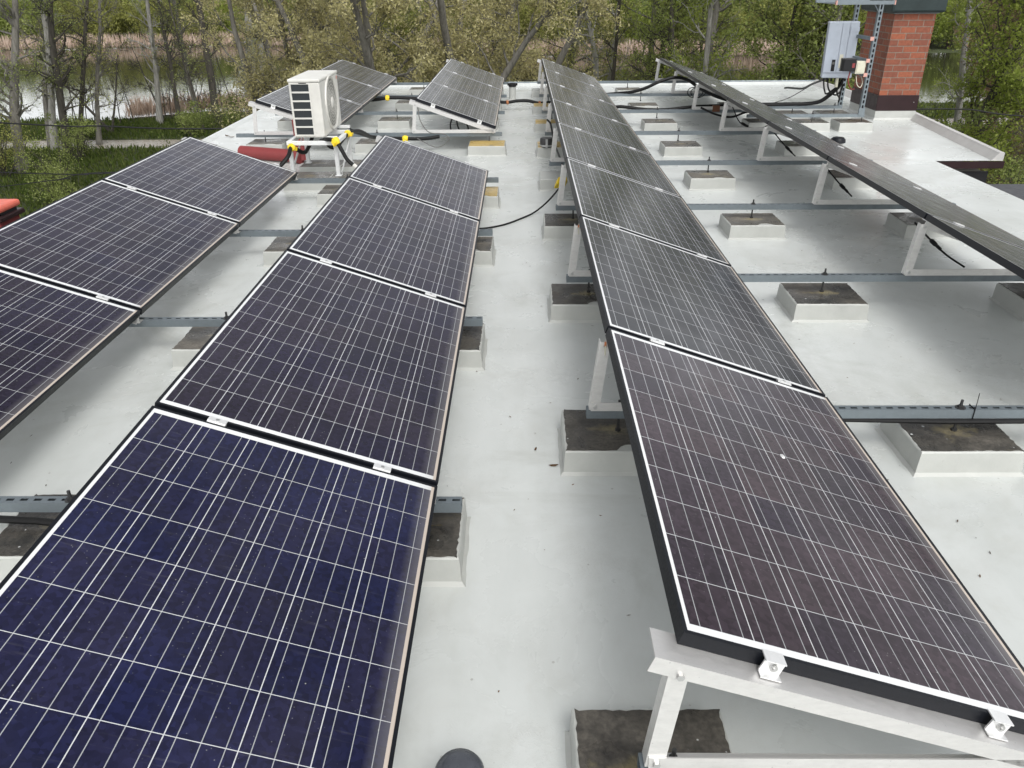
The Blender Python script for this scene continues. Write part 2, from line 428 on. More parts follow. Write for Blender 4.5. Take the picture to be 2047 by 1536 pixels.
# ------------------------------------------------------------------ the building
XL, XR1, XR2, YN, YS, YF = -4.05, 4.62, 5.37, -4.0, 8.93, 15.95
bld = thing('building', 'flat roofed building with a glossy pale grey painted roof carrying the panels', 'building', (0, 0, GZ))
outline = [(XL, YN), (XR1, YN), (XR1, YS), (XR2, YS), (5.72, 12.1), (5.62, YF), (XL-.1, YF)]
def up(m, dz=-GZ):
    m.v = [(x, y, z+dz) for x, y, z in m.v]; return m
m = MB(); b0 = len(m.v); m.face([(x, y, 0) for x, y in outline]); up(m).build('roof_deck', 'roof', bld)
m = MB(); m.prism([(XL+.08, YN+.1), (XR1-.08, YN+.1), (XR1-.08, YS+.08), (XR2-.16, YS+.08), (5.45, 12.1), (5.4, YF-.1), (XL+.08, YF-.1)], GZ, -.13)
up(m).build('wall', 'wall', bld)
m = MB()
m.box(XR1+.001, YS-.008, -.085, XR2+.02, YS, -.006); up(m).build('drip_edge', 'brown_sheet', bld)
m = MB(); m.box(XR1, YN, -.085, XR1+.008, YS-.01, -.006); up(m).build('drip_edge', 'brown_sheet', bld); m = MB()
m.box(XL-.14, YF+.001, -.1, 5.64, YF+.012, -.006); up(m).build('drip_edge', 'brown_sheet', bld)
m = MB(); m.box(XR1-.05, YS+.05, -1.25, XR2-.1, YS+.079, -.131); m.box(XR1-.079, YN+.1, -1.25, XR1-.05, YS+.05, -.131)
up(m).build('dark_void_board', 'dark', bld)  # near-black board stands in for the dark void below the drip edge
m = MB()                                                            # raised edges of the roof
def upstand(m, a, b, w, h):
    a, b = Vector((*a, 0)), Vector((*b, 0)); d = (b-a).normalized(); s = Vector((-d.y, d.x, 0))
    for i in range(2):
        pass
    q = [(a, 0), (a+s*w*.3, h), (a+s*w, h)]
    p0 = [a, a+s*w, ]; 
    prof = [(w+.05, .001), (w*.9, h*.8), (w*.75, h), (.0, h), (.0, -.004)]
    A = [a+s*x+Vector((0, 0, z)) for x, z in prof]; B = [b+s*x+Vector((0, 0, z)) for x, z in prof]
    for i in range(len(prof)-1): m.face([A[i], B[i], B[i+1], A[i+1]])
    m.face(A); m.face(list(reversed(B)))
upstand(m, (XR2, YS+.002), (5.72, 12.1), .075, .085); upstand(m, (5.72, 12.1), (5.62, YF-.12), .075, .085)
up(m).build('edge_upstand', 'roof_edge', bld)
m = MB(); upstand(m, (5.62, YF), (XL-.1, YF), .11, .05); up(m).build('edge_upstand', 'roof', bld)
m = MB(); m.tube([(XL-.1, YF-.02, .058), (1, YF-.02, .06), (5.6, YF-.02, .058)], .011, 6); up(m).build('edge_flashing', 'galv', bld)
m = MB(); upstand(m, (XL-.1, YF-.12), (XL, YN), .06, .02); up(m).build('edge_upstand', 'roof', bld)

m = MB(); m.prism([(4.9, -3), (16, -3), (16, 9.6), (5.5, 9.6), (5.5, 8.5), (4.9, 8.5)], GZ, -.42); m.build('annex', ['bitumen'])
tag(bpy.data.objects['annex'], 'lower annex with a dark grey bitumen roof beside the right roof edge', 'building')

# ------------------------------------------------------------------ solar panels
W, L, G = .99, 1.65, .02; P = L+G
m = MB(); fh = .036
for (x0, y0, x1, y1) in ((0, 0, .0025, L), (W-.0025, 0, W, L), (.0025, 0, W-.0025, .0025), (.0025, L-.0025, W-.0025, L)): m.box(x0, y0, -fh, x1, y1, 0)
for (x0, y0, x1, y1) in ((.0025, .0025, .0105, L-.0025), (W-.0105, .0025, W-.0025, L-.0025), (.0105, .0025, W-.0105, .0105), (.0105, L-.0105, W-.0105, L-.0025)): m.box(x0, y0, -.0022, x1, y1, -.0002)
for (x0, x1) in ((.0025, .027), (W-.027, W-.0025)): m.box(x0, .0025, -fh, x1, L-.0025, -fh+.002)
frame_me = m.mesh('frame', 'frame')
sheet_me = {}
for mat in ('blue', 'plum', 'brown', 'dusk'):
    m = MB(); m.box(.0106, .0106, -.007, W-.0106, L-.0106, -.0012); m.mi = [1 if i == 0 else 0 for i in range(6)]
    sheet_me[mat] = m.mesh('cell_sheet', [mat, 'back'])
m = MB(); m.box(.1, .75, -.03, .2, .9, -.0071)
m.tube([(.15, .75, -.02), (.12, .6, -.05), (.08, .3, -.04)], .003, 6); m.tube([(.15, .9, -.02), (.12, 1.05, -.05), (.08, 1.35, -.04)], .003, 6)
jb_me = m.mesh('junction_box', 'dark')
def mk(name, me, parent):
    o = bpy.data.objects.new(name, me); col.objects.link(o); o.parent = parent; return o
ZT = .602
ROWS = {  # high-edge x, near y, tilt, yaw, panels
    'A': (-2.9904, .5686, .3327, -.0000, range(1, 4), 'leftmost front row'),
    'B': (-1.2275, .6074, .3356, -.0019, range(0, 4), 'front row left of the walkway'),
    'C': (.3495, 1.2494, .3310, -.0001, range(0, 8), 'long row right of the walkway'),
    'D': (2.396, 1.2494, .3310, 0., range(1, 8), 'steeply seen rightmost row'),
    'E': (-3.1129, 9.6538, .3427, .0037, range(0, 3), 'short far row behind the air conditioner'),
    'F': (-1.239, 9.6076, .3332, -.0022, range(0, 3), 'short far row beside the walkway'),
}
# E and F carry the calibrated order of their fitted values
ROWS['E'] = (-3.1129, 9.6538-.05, .3107, -.0022, range(0, 3), ROWS['E'][5])
ROWS['F'] = (-1.239, 9.6076+.05, .3326, .0006, range(0, 3), ROWS['F'][5])
ROWS['D'] = (2.396, 1.2494, .3310, 0., range(1, 8), ROWS['D'][5])
SHEETS = {'A': ['plum', 'plum', 'plum', 'plum'], 'B': ['blue', 'plum', 'plum', 'plum'], 'C': ['brown', 'dusk', 'dusk', 'dusk', 'dusk', 'dusk', 'dusk', 'dusk'],
          'D': ['dusk']*8, 'E': ['dusk']*4, 'F': ['dusk']*4}
LOOK = {'blue': 'navy blue', 'plum': 'purplish dark', 'brown': 'reddish brown tinged', 'dusk': 'dark grey'}
panels = {}
for r, (xh, y0, t, yw, ks, desc) in ROWS.items():
    ks = list(ks)
    for j, k in enumerate(ks):
        o = thing('solar_panel', '%s solar panel, %s in the %s' % (LOOK[SHEETS[r][k]], nth(j+1, len(ks)), desc), 'solar panel',
                  (xh-yw*0+yw*k*P, y0+k*P, ZT), (0, t+rnd.uniform(-.0012, .0012), -yw), 'solar panels on the roof')
        mk('frame', frame_me, o); mk('cell_sheet', sheet_me[SHEETS[r][k]], o); mk('junction_box', jb_me, o)
        panels[r, k] = o
m = MB(); m.lathe([(.0, .004), (.006, .0035), (.009, .001), (.0095, -.001)], n=10)
o = m.build('bird_dropping', 'clamp', panels['C', 0], (.56, .98, -.0015), True); o.scale = (1, 1.5, 1)

# ------------------------------------------------------------------ mounting triangles
def make_triangle(r, t, end, zs):
    """parts in local coordinates: x along the slope from the high edge, origin on the roof under the high edge at the seam"""
    ct, st = math.cos(t), math.sin(t)
    sl = Vector((ct, 0, -st)); nn = Vector((st, 0, ct)); yy = Vector((0, 1, 0))
    top = Vector((0, 0, ZT))-nn*(fh+.001)
    parts = {}
    m = MB()
    fy0, fy1 = (-.055, .03) if end == 0 else ((-.03, .055) if end == 2 else (-.03, .03))
    a, b = top-sl*(.06 if end != 1 else -.004), top+sl*(W-.005)
    m.obox((a+b)/2-nn*.002+yy*(fy0+fy1)/2, (b-a)/2, yy*(fy1-fy0)/2, nn*.002)
    m.obox((a+b)/2-nn*.024+yy*(fy0+.002), (b-a)/2, yy*.002, nn*.0199)
    parts['slope_rail'] = m
    lo, hi = Vector((-.062, fy0+.0065, zs+.004)), Vector((-.03, fy0+.0065, ZT-.058))
    m = MB(); d = (hi-lo).normalized(); sx = Vector((d.z, 0, -d.x))
    m.obox((lo+hi)/2+sx*.02, sx*.02, yy*.002, (hi-lo)/2)
    m.obox((lo+hi)/2-sx*.002+yy*.018, sx*.002, yy*.02, (hi-lo)/2)
    parts['rear_leg'] = m
    m = MB(); xe = W*ct-.01
    m.box(-.058, fy0, zs, xe, fy0+.004, zs+.04); m.box(-.058, fy0+.0041, zs, xe, fy0+.042, zs+.0038)
    parts['base_rail'] = m
    m1 = MB(); q = lo+sx*.02+d*.018; m1.tube([q-yy*.0135, q-yy*.0065], .009, 6); parts['bolt_foot'] = m1; m1 = MB(); q2 = hi+sx*.02-d*.012
    m1.tube([q2-yy*.0135, q2-yy*.0065], .009, 6); parts['bolt'] = m1
    m = MB(); q = Vector((xe-.03, fy0-.004, zs+.02)); m.tube([q-yy*.004, q+yy*.004], .008, 6); parts['bolt_low'] = m
    cl = []
    for s in (.215, .795):
        m = MB(); c = Vector((0, 0, ZT))+sl*(s*W)
        if end == 1:
            m.obox(c+nn*.0025, sl*.031, yy*.0165, nn*.0012); m.obox(c-nn*.012, sl*.031, yy*.0055, nn*.013)
            m.obox(c+nn*.0055, sl*.031, yy*.0020+yy*.010, nn*.0009)
            mb = MB(); mb.tube([c+nn*.0038, c+nn*.009], .0065, 8)
        else:
            e = -1 if end == 0 else 1; y1 = yy*e
            m.obox(c+nn*.0025+y1*.008, sl*.025, yy*.0165, nn*.0015)               # lip on the frame
            m.obox(c-nn*.016+y1*.0175, sl*.025, yy*.002, nn*.017)                 # web
            m.obox(c-nn*.033+y1*.028, sl*.025, yy*.0105, nn*.0015)                # foot
            mb = MB(); mb.tube([c-nn*.012+y1*.0196, c-nn*.012+y1*.028], .009, 10); mb.tube([c-nn*.012+y1*.028, c-nn*.012+y1*.0305], .004, 6)
        cl.append((m, mb))
    parts['clamps'] = cl
    return parts
for r, (xh, y0, t, yw, ks, desc) in ROWS.items():
    ks = list(ks); src = {}
    seams = [k for k in range(ks[0], ks[-1]+2) if not (r in 'AB' and k == ks[0])]
    if r == 'D': seams = seams[1:]
    for j, k in enumerate(seams):
        end = 0 if (k == 0) else (2 if k == ks[-1]+1 else 1)
        lab = 'triangular aluminium support, %s under the %s' % (nth(j+1, len(seams)), desc)
        loc = (xh+yw*k*P, y0+k*P-G/2-(0 if end else -.01), 0)
        if end in src:
            o = copy_tree(src[end]); o.location = loc; o['label'] = lab; continue
        o = src[end] = thing('support_triangle', lab, 'panel support', loc, (0, 0, -yw), 'triangular panel supports')
        pr = make_triangle(r, t, end, .2255 if r in 'CD' else .2115)
        for n in ('slope_rail', 'rear_leg', 'base_rail'): pr[n].build(n, 'alu', o)
        pr['bolt'].build('bolt', 'steel', o); pr['bolt_foot'].build('bolt', 'steel', o); pr['bolt_low'].build('bolt', 'steel', o)
        for c, cb in pr['clamps']: cb.build('clamp_bolt', 'steel', c.build('clamp', 'clamp', o))

# ------------------------------------------------------------------ galvanised struts
strut_me = {}
def strut(x0, x1, y, label, group='slotted steel struts under the panels', z=.2105, along='x'):
    Ls = x1-x0; n = int(Ls/.05); m = MB(); m0 = m; h, w = .041, .0205
    m.box(0, -w, -h, Ls, -w+.0025, 0); m.box(0, w-.0025, -h, Ls, w, 0); m.box(0, -w+.0025, -h, Ls, w-.0025, -h+.002)  # side walls, and a bottom plate added so the slots read dark
    for a, b in ((-w+.0025, -.007), (.007, w-.0025)): m.box(0, a, -.0025, Ls, b, 0)
    xx = [0]+[.025+.05*i for i in range(n)]
    for i in range(n):
        a = i*.05; m.box(a, -.007, -.0025, a+.022, .007, 0)
    if n*.05 < Ls: m.box(n*.05, -.007, -.0025, Ls, .007, 0)
    o = m.build('steel_strut', 'galv', None, (x0, y, z)); tag(o, label, 'steel strut', group)
    if along == 'y': o.rotation_euler = (0, 0, R(90))
    return o
for k in range(1, 5):
    strut(-3.12, -.215, .6074+P*k-.01, 'slotted steel strut across the front left rows, %s' % nth(k, 4), )
for k in range(0, 4):
    strut(-3.42, -.235, 9.645+P*k, 'slotted steel strut across the two short far rows, %s' % nth(k+1, 4))
for k in range(0, 9):
    strut(.275, 3.47, 1.2494+P*k-(.01 if k else .03), 'slotted steel strut across the two long right rows, %s' % nth(k+1, 9), z=.2245)
strut(3.0, 4.55, 10.9, 'short slotted strut ending at the foot of the post before the chimney')
strut(3.15, 4.53, 11.66, 'short slotted strut carrying the black cable bundle to the chimney')

# ------------------------------------------------------------------ concrete pads
PW, PD, PH = .43, .36, .11
bodies, tops = [], []
for s in range(4):
    q = random.Random(40+s); m = MB()
    n = 8
    def ring(hw, hd, z, jit):
        pts = []
        for e in range(4):
            for i in range(n):
                f = -1+2*i/n; x, y = [(f, -1), (1, f), (-f, 1), (-1, -f)][e]
                pts.append((x*hw+q.uniform(-jit, jit), y*hd+q.uniform(-jit, jit), z))
        return pts
    rings = [ring(PW/2+.02, PD/2+.02, -.002, .003), ring(PW/2+.004, PD/2+.004, .012, .0015), ring(PW/2, PD/2, PH-.006, .001), ring(PW/2-.005, PD/2-.005, PH, .0015)]
    for rg in rings: m.v += rg
    N = 4*n
    for i in range(3):
        for k in range(N): m.f.append((i*N+k, i*N+(k+1) % N, (i+1)*N+(k+1) % N, (i+1)*N+k)); m.mi.append(0)
    m.f.append(tuple(3*N+k for k in range(N))); m.mi.append(0)
    bodies.append(m.mesh('painted_block', 'pad'))
    poly = []; nn_ = 22
    notch = q.randrange(4) if s in (0, 2) else -1
    for e in range(4):
        for i in range(nn_):
            f = -1+2*i/nn_; x, y = [(f, -1), (1, f), (-f, 1), (-1, -f)][e]
            ins = abs(q.gauss(0, .003))+.006
            if e == notch and abs(f-.3) < .3: ins += .05*math.cos((f-.3)/.3*math.pi/2)**.5
            if e in (0, 2): y -= math.copysign(ins/(PD/2), y)
            else: x -= math.copysign(ins/(PW/2), x)
            poly.append((max(-1+.012, min(1-.012, x))*PW/2, max(-1+.014, min(1-.014, y))*PD/2))
    tops.append(poly)
def top_mesh(s, mat):
    m = MB(); m.prism(tops[s], PH-.001, PH+.003); return m.mesh('bare_top', mat)
top_cache = {}
m = MB(); m.tube([(0, 0, PH), (0, 0, .262)], .006, 8); m.tube([(0, 0, .2275), (0, 0, .236)], .012, 6); m.lathe([(.0, .2275), (.021, .2275), (.021, .225), (0, .225)], n=14)
m.tube([(0, 0, PH+.003), (0, 0, PH+.012)], .013, 6)
rod_me = m.mesh('threaded_rod', 'rod')
PAD_LOOK = {'top': 'dark bare top', 'top_grey': 'grey bare top', 'top_yellow': 'lichen yellowed top', 'top_paint': 'fully painted top'}
def pad(x, y, where, mat='top', rodx=0., rody=0., w=1., rod=True):
    s = rnd.randrange(4)
    o = thing('concrete_pad', 'pad with %s %s' % (PAD_LOOK[mat], where), 'concrete pad', (x, y, 0), (0, 0, rnd.uniform(-.012, .012)), 'concrete pads under the struts')
    o.scale = (w, 1+rnd.uniform(-.03, .03), 1)
    mk('painted_block', bodies[s], o)
    if mat != 'top_paint':
        if (s, mat) not in top_cache: top_cache[s, mat] = top_mesh(s, mat)
        mk('bare_top', top_cache[s, mat], o)
    if rod:
        q = mk('threaded_rod', rod_me, o); q.location = (rodx, rody, -.0 if x > .2 and abs(x-.4) < 3.2 else -.014)
    return o
yab = [.6074+P*k-.01 for k in range(1, 5)]
for i, y in enumerate(yab):
    pad(-1.655, y-.01, 'between the front left rows, %s' % nth(i+1, 4), ['top', 'top_grey', 'top_grey', 'top_grey'][i], .04, .01)
    pad(-.43, y-.02 if i < 3 else y-.11, 'left of the walkway, %s' % nth(i+1, 4), ['top', 'top', 'top_grey', 'top_yellow'][i], .0, .02, 1., i < 3)
yef = [9.645+P*k for k in range(4)]
for i, y in enumerate(yef):
    if i == 0: pad(-3.06, y+.03, 'at the left end of the strut behind the air conditioner', 'top_grey', -.02, -.03)
    else: pad(-3.16, y+.05, 'under the far left row, %s of those three' % nth(i, 3), 'top_grey', 0, -.05)
    pad(-1.76, y+.02, 'between the two short far rows, %s' % nth(i+1, 4), 'top_grey', .03, -.02)
    if i == 0: pad(-.41, 9.50, 'at the near right corner of the short far row', 'top_yellow', .02, .15)
    else: pad(-.54, y-.08, 'by the walkway\'s far left, %s' % nth(i, 3), 'top_yellow', .0, .08)
cl = ['top', 'top', 'top', 'top', 'top_paint', 'top_yellow', 'top_yellow', 'top_yellow', 'top_paint']
ynear = [1.07, 2.735, 4.37, 6.03, 7.64, 9.22, 10.85, 12.40, 14.25]
for i, y in enumerate(ynear):
    ys = 1.2494+P*i-(.01 if i else .03)
    pad(.395 if i else .335, y+.185+(.0 if i else .03), 'right of the walkway, %s' % nth(i+1, 9), cl[i], 0.02, ys-y-.185-(0 if i else .03), 1 if i else .93)
    if i: pad(1.86, y+.185, 'between the long right rows, %s' % nth(i, 8), 'top' if i < 3 else 'top_grey', 0, ys-y-.185)
    if i: pad(3.24, y+.185, 'under the rightmost row of panels, %s' % nth(i, 8), 'top_grey' if i > 3 else 'top', 0.03, ys-y-.185)
pad(3.87, 10.97, 'on the short strut leading to the post', 'top_grey', 0, -.07)
pad(4.43, 10.97, 'at the foot of the slotted post', 'top_grey', .1, -.07)
pad(3.84, 11.72, 'under the black cable bundle, left one', 'top_grey', 0, -.06)
pad(4.43, 11.72, 'under the cable bundle beside the chimney', 'top_grey', 0, -.06)
for i, (x, y) in enumerate(((-2.11, 7.83), (-1.68, 7.83), (-2.11, 8.42), (-1.68, 8.42))):
    o = pad(x, y, 'under the %s %s leg of the stand' % (('near', 'near', 'far', 'far')[i], ('left', 'right')[i % 2]), 'top_grey', 0, 0, 1., False)
    o['group'] = 'concrete pads under the stand'

# ------------------------------------------------------------------ air conditioner
ac = thing('air_conditioner', 'white outdoor air conditioner unit with slotted side on a white stand', 'air conditioner', (-2.065, 8.24, .478))
hx, hy, hz = .148, .40, .535
m = MB(); m.box(-hx, -hy, 0, hx, hy, hz-.03); m.build('casing', 'white', ac, None, False, .012)
m = MB(); m.box(-hx-.006, -hy-.006, hz-.0305, hx+.006, hy+.006, hz); m.build('lid', 'white', ac, None, False, .010)
gx0, gx1 = -hx+.025, .045
m = MB()
for i in range(6):
    z0 = .03+i*.079; m.box(gx0, -hy-.0012, z0, gx1, -hy+.004, z0+.064)
m.build('side_slots', 'fin', ac)
m = MB()
for i in range(7):
    z0 = .015+i*.079; m.box(gx0-.014, -hy-.008, z0, gx1+.012, -hy-.0013, z0+.0145)
for x0 in (gx0-.014, gx1): m.box(x0, -hy-.0075, .0296, x0+.012, -hy-.0014, .489)
m.build('side_grille', 'white', ac)
m = MB(); m.box(-.05, -hy-.0082, .499, .03, -hy-.006, .503); m.box(-.045, -hy-.0085, .4935, .025, -hy-.006, .4985); m.build('handle', 'dark', ac)
m = MB(); m.lathe([(.262, 0), (.258, .010), (.25, .014), (.242, .012), (.232, .002)], (hx+.0005, .02, .27), 40, 'x'); fr = m.build('fan_ring', 'white', ac, None, True)
m = MB(); m.lathe([(0, .003), (.225, .003), (.225, .001)], (hx+.0005, .02, .27), 32, 'x'); m.build('fan_shade_disc', 'fan_shade', fr)  # flat dark disc: its colour stands in for the shade of the fan recess
m = MB()
for a in range(20):
    an = 2*math.pi*a/20; c, s_ = math.cos(an), math.sin(an)
    m.bar((hx+.011, .02+.05*c, .27+.05*s_), (hx+.011, .02+.236*c, .27+.236*s_), .002, .002, (1, 0, 0))
for rr in [.08+.03*i for i in range(6)]:
    pts = [(hx+.011, .02+rr*math.cos(2*math.pi*k/28), .27+rr*math.sin(2*math.pi*k/28)) for k in range(29)]
    m.tube(pts, .0018, 4)
m.build('fan_grille', 'white', fr)
m = MB(); m.lathe([(0, .010), (.045, .008), (.055, 0), (0, 0)], (hx+.010, .02, .27), 24, 'x'); m.build('fan_hub', 'white', fr, None, True)
m = MB(); m.box(hx+.0012, .33, .455, hx+.0022, .385, .485); m.build('badge', 'pink', ac)
m = MB(); m.box(hx-.05, -hy+.06, -.028, hx+.1, -hy+.1, -.001); m.build('foot', 'stand', ac); m = MB(); m.box(hx-.05, hy-.1, -.028, hx+.1, hy-.06, -.001); m.build('foot', 'stand', ac)

st = thing('stand', 'white steel stand of square tube under the air conditioner', 'stand', (-2.05, 8.13, 0))
zt = .449
for (x, y) in ((-.22, -.30), (.23, -.30), (-.22, .31), (.23, .31)):
    m = MB(); m.box(x-.019, y-.019, PH+.003, x+.019, y+.019, zt-.0385); m.box(x-.032, y-.032, PH+.003, x+.032, y+.032, PH+.008); m.build('leg', 'stand', st, None, False, .003)
m = MB()
m.box(-.245, -.325, zt-.038, .255, -.285, zt); m.box(-.245, .29, zt-.038, .255, .33, zt)
m.box(-.245, -.284, zt-.038, -.205, .289, zt-.001); m.box(.215, -.284, zt-.038, .255, .289, zt-.001)
m.build('top_frame', 'stand', st, None, False, .003)
m = MB(); m.bar((.256, -.27, .13), (.256, .27, .38), .006, .03); m.bar((-.246, -.27, .13), (-.246, .27, .38), .006, .03)
m.build('brace', 'stand', st)

# red duct lying on the roof behind the stand
rp = thing('red_pipe', 'dusty red pipe lying on the roof with an upright branch behind the stand', 'pipe', (-2.85, 9.05, 0))
m = MB(); m.tube([(-.40, .19, .075), (0, .04, .075), (.33, -.08, .075)], .072, 16); m.tube([(.33, -.08, .075), (.36, -.09, .075)], .082, 16)
m.build('pipe_run', 'red', rp, None, True)
m = MB(); m.tube([(.36, -.02, .02), (.345, -.0, .17), (.33, .02, .33), (.32, .03, .46)], [.075, .064, .05, .045], 16); m.build('upright_branch', 'red', rp, None, True)

# ------------------------------------------------------------------ chimney
ch = thing('chimney', 'red brick chimney with brown flashing and dark metal cap', 'chimney', (5.05, 11.72, 0))
cw, cd = .555, .95
def uvbox(m, x0, y0, z0, x1, y1, z1, name, mat, parent):
    me = MB().box(x0, y0, z0, x1, y1, z1).mesh(name, mat); uv = me.uv_layers.new(name='UVMap')
    for p in me.polygons:
        for li in p.loop_indices:
            v = me.vertices[me.loops[li].vertex_index].co
            uv.data[li].uv = (v.x, v.z) if abs(p.normal.y) > .5 else ((v.y+.11, v.z) if abs(p.normal.x) > .5 else (v.x, v.y))
    o = bpy.data.objects.new(name, me); col.objects.link(o); o.parent = parent; return o
uvbox(None, 0, 0, .3, cw, cd, 1.42, 'brick_shaft', 'brick', ch)
m = MB(); m.box(-.012, -.012, .125, cw+.012, cd+.012, .335); m.build('flashing', 'brown_sheet', ch, None, False, .003)
m = MB(); m.lathe([(.007, .0), (.005, .004), (0, .004)], n=8); m.v = [(x+cw-.05, -.0125-z, y+.24) for x, y, z in m.v]; m.build('screw', 'steel', ch)
m = MB(); q = [(-.03, -.03), (cw+.03, -.03), (cw+.03, cd+.03), (-.03, cd+.03)]; q2 = [(-.008, -.008), (cw+.008, -.008), (cw+.008, cd+.008), (-.008, cd+.008)]
for i in range(4):
    j = (i+1) % 4; m.face([(*q[i], .0005), (*q[j], .0005), (*q2[j], .03), (*q2[i], .03)]); m.face([(*q2[i], .03), (*q2[j], .03), (*q2[j], .13), (*q2[i], .13)])
m.build('painted_base', 'pad', ch)
m = MB(); m.box(-.085, -.085, 1.39, cw+.085, cd+.085, 1.72); m.build('cap', 'cap', ch, None, False, .03)
m = MB(); m.box(-.03, -.03, 1.379, cw+.03, cd+.03, 1.3895); m.build('cap_lip', 'galv', ch)

# ------------------------------------------------------------------ inverter rack in front of the chimney
rk = thing('mounting_rack', 'slotted steel post frame with shelf beside the brick chimney', 'rack', (4.5, 10.9, .1955))
def vslot(m, x, y, z0, z1, w=.026):
    m.box(x-w+.003, y-.002, z0, x+w-.003, y, z1, 1)  # dark inner sheet stands in for the shade behind the slots
    m.box(x-w, y-w, z0, x-w+.003, y+w, z1); m.box(x+w-.003, y-w, z0, x+w, y+w, z1); m.box(x-w+.003, y+w-.003, z0, x+w-.003, y+w, z1)
    m.box(x-w+.003, y-w, z0, x-.011, y-w+.003, z1); m.box(x+.011, y-w, z0, x+w-.003, y-w+.003, z1)
    n = int((z1-z0)/.062)
    for i in range(n): m.box(x-.011, y-w, z0+i*.062, x+.011, y-w+.003, z0+i*.062+.024)
m = MB(); vslot(m, 0, 0, .002, 1.32); m.build('post', ['galv', 'dark'], rk)
m = MB(); vslot(m, 0, .76, .002, 1.32); m.build('post', ['galv', 'dark'], rk)
m = MB(); m.box(-.04, -.03, 0, .04, .03, .006); m.box(-.04, -.03, .006, .04, -.024, .09); m.build('post_foot', 'galv', rk)
for z in (.93, .67, .50):
    m = MB(); n = 15
    m.box(-.062, -.02, z-.02, -.0598, .78, z+.02); m.box(-.0598, -.02, z-.02, -.024, .78, z-.0178)
    for i in range(n): m.box(-.0598, i*.05, z+.0178, -.024, i*.05+.03, z+.02)
    m.build('arm', 'galv', rk)
    m = MB(); m.box(-.066, -.028, z-.023, -.02, -.0205, z+.023); m.build('end_cap', 'pink', rk)
m = MB(); zs = 1.321
m.box(-.56, -.03, zs, .15, -.027, zs+.045); m.box(-.56, -.027, zs, .15, .0, zs+.003)
for i in range(14): m.box(-.555+i*.05, -.001, zs+.0031, -.535+i*.05, .8, zs+.006)
m.box(-.56, .76, zs, .15, .8, zs+.045); m.build('shelf', 'galv', rk)
m = MB(); m.box(-.575, -.033, zs-.003, -.5605, .01, zs+.048); m.box(.1505, -.033, zs-.003, .165, .01, zs+.048); m.build('end_cap', 'pink', rk)
m = MB(); m.bar((-.09, -.024, zs), (.0, -.024, zs-.12), .004, .02, (0, 1, 0)); m.build('brace', 'galv', rk)

iv = thing('inverter', 'tall light grey inverter cabinet hanging on the rack by the chimney', 'inverter', (4.285, 11.40, .60), (0, R(-1.0), R(-13)))
iw, idp, ih = .385, .16, .70
m = MB(); m.box(-iw/2, 0, 0, iw/2, idp, ih); m.build('cabinet', 'inverter', iv, None, False, .012)
m = MB(); m.box(-iw/2+.005, -.012, .07, -.02, -.0005, ih-.008); m.box(-.017, -.012, .07, .072, -.0005, ih-.008); m.box(.075, -.009, .07, iw/2-.004, -.0005, ih-.008)
m.build('cover', 'inverter', iv, None, False, .004)
m = MB(); m.box(-.09, -.0145, .09, -.045, -.0125, .235); dsp = m.build('display', 'dark', iv)
m = MB(); m.box(-.083, -.016, .175, -.052, -.0147, .205); m.build('screen', 'wire', dsp)
m = MB(); m.box(.0, -.0145, .13, .045, -.0125, .30); m.build('sticker', 'beige', iv)
m = MB(); m.box(.09, -.02, .58, iw/2+.003, -.0093, .63); m.box(.085, -.016, .545, .1, -.0093, .58); m.build('bracket', 'inverter', iv)
m = MB()
for i, x in enumerate((-.15, -.1, -.05, .0, .06, .1)): m.tube([(x, .08, 0), (x, .08, -.05-.012*(i % 2))], .012, 8)
m.build('cable_gland', 'dark', iv)
m = MB(); m.tube([(.02, .05, 0), (.02, .05, -.12)], .022, 12); m.build('conduit_stub', 'beige', iv, None, True)

bb = thing('breaker_box', 'small breaker box with dark clear cover next to the inverter', 'breaker box', (4.245, 10.90, .735))
m = MB(); m.box(-.078, 0, 0, .078, .09, .15); m.build('cover', 'dark', bb, None, False, .006)
m = MB(); m.box(-.082, .0905, -.005, .082, .12, .155); m.build('back_plate', 'wire', bb)
m = MB(); m.box(.03, -.003, .045, .065, -.0005, .1); m.build('switch', 'red', bb)
jb = thing('meter_box', 'small beige plastic junction box beside the slotted post', 'junction box', (4.385, 10.89, .705), (0, 0, R(-6)))
m = MB(); m.box(-.058, 0, 0, .058, .07, .155); m.build('body', 'beige', jb, None, False, .006)
m = MB(); m.box(-.045, -.006, .015, .045, -.0005, .14); m.build('lid', 'beige', jb, None, False, .004)
m = MB(); m.tube([(-.03, .03, 0), (-.03, .03, -.03)], .009, 8); m.tube([(.02, .03, 0), (.02, .03, -.03)], .009, 8); m.build('cable_gland', 'wire', jb)

# ------------------------------------------------------------------ cables
def cable(name, pts, r, label, mat='rubber', cat='cable', group=None, ties=(), tie='yellow', sub=6, extra=()):
    o = MB().tube(smooth_path(pts, sub), r, 8).build(name, mat, None, None, True); tag(o, label, cat, group)
    for (i, s) in ties:
        s *= .72
        a = Vector(pts[i]); b = Vector(pts[min(i+1, len(pts)-1)]); d = (b-a).normalized() if i+1 < len(pts) else (a-Vector(pts[i-1])).normalized()
        m = MB(); sd = d.cross(Vector((0, 0, 1))); sd.normalize()
        m.tube([a-d*.03*s, a-d*.012*s, a+d*.012*s, a+d*.03*s], [r+.006*s, r+.017*s, r+.014*s, r+.005*s], 9)
        m.obox(a+sd*(r+.015*s)-Vector((0, 0, .008)), d*.02*s, sd*.012*s, Vector((.3, 0, 1)).normalized()*.016*s)
        m.build('tape_tie', tie, o)
    return o
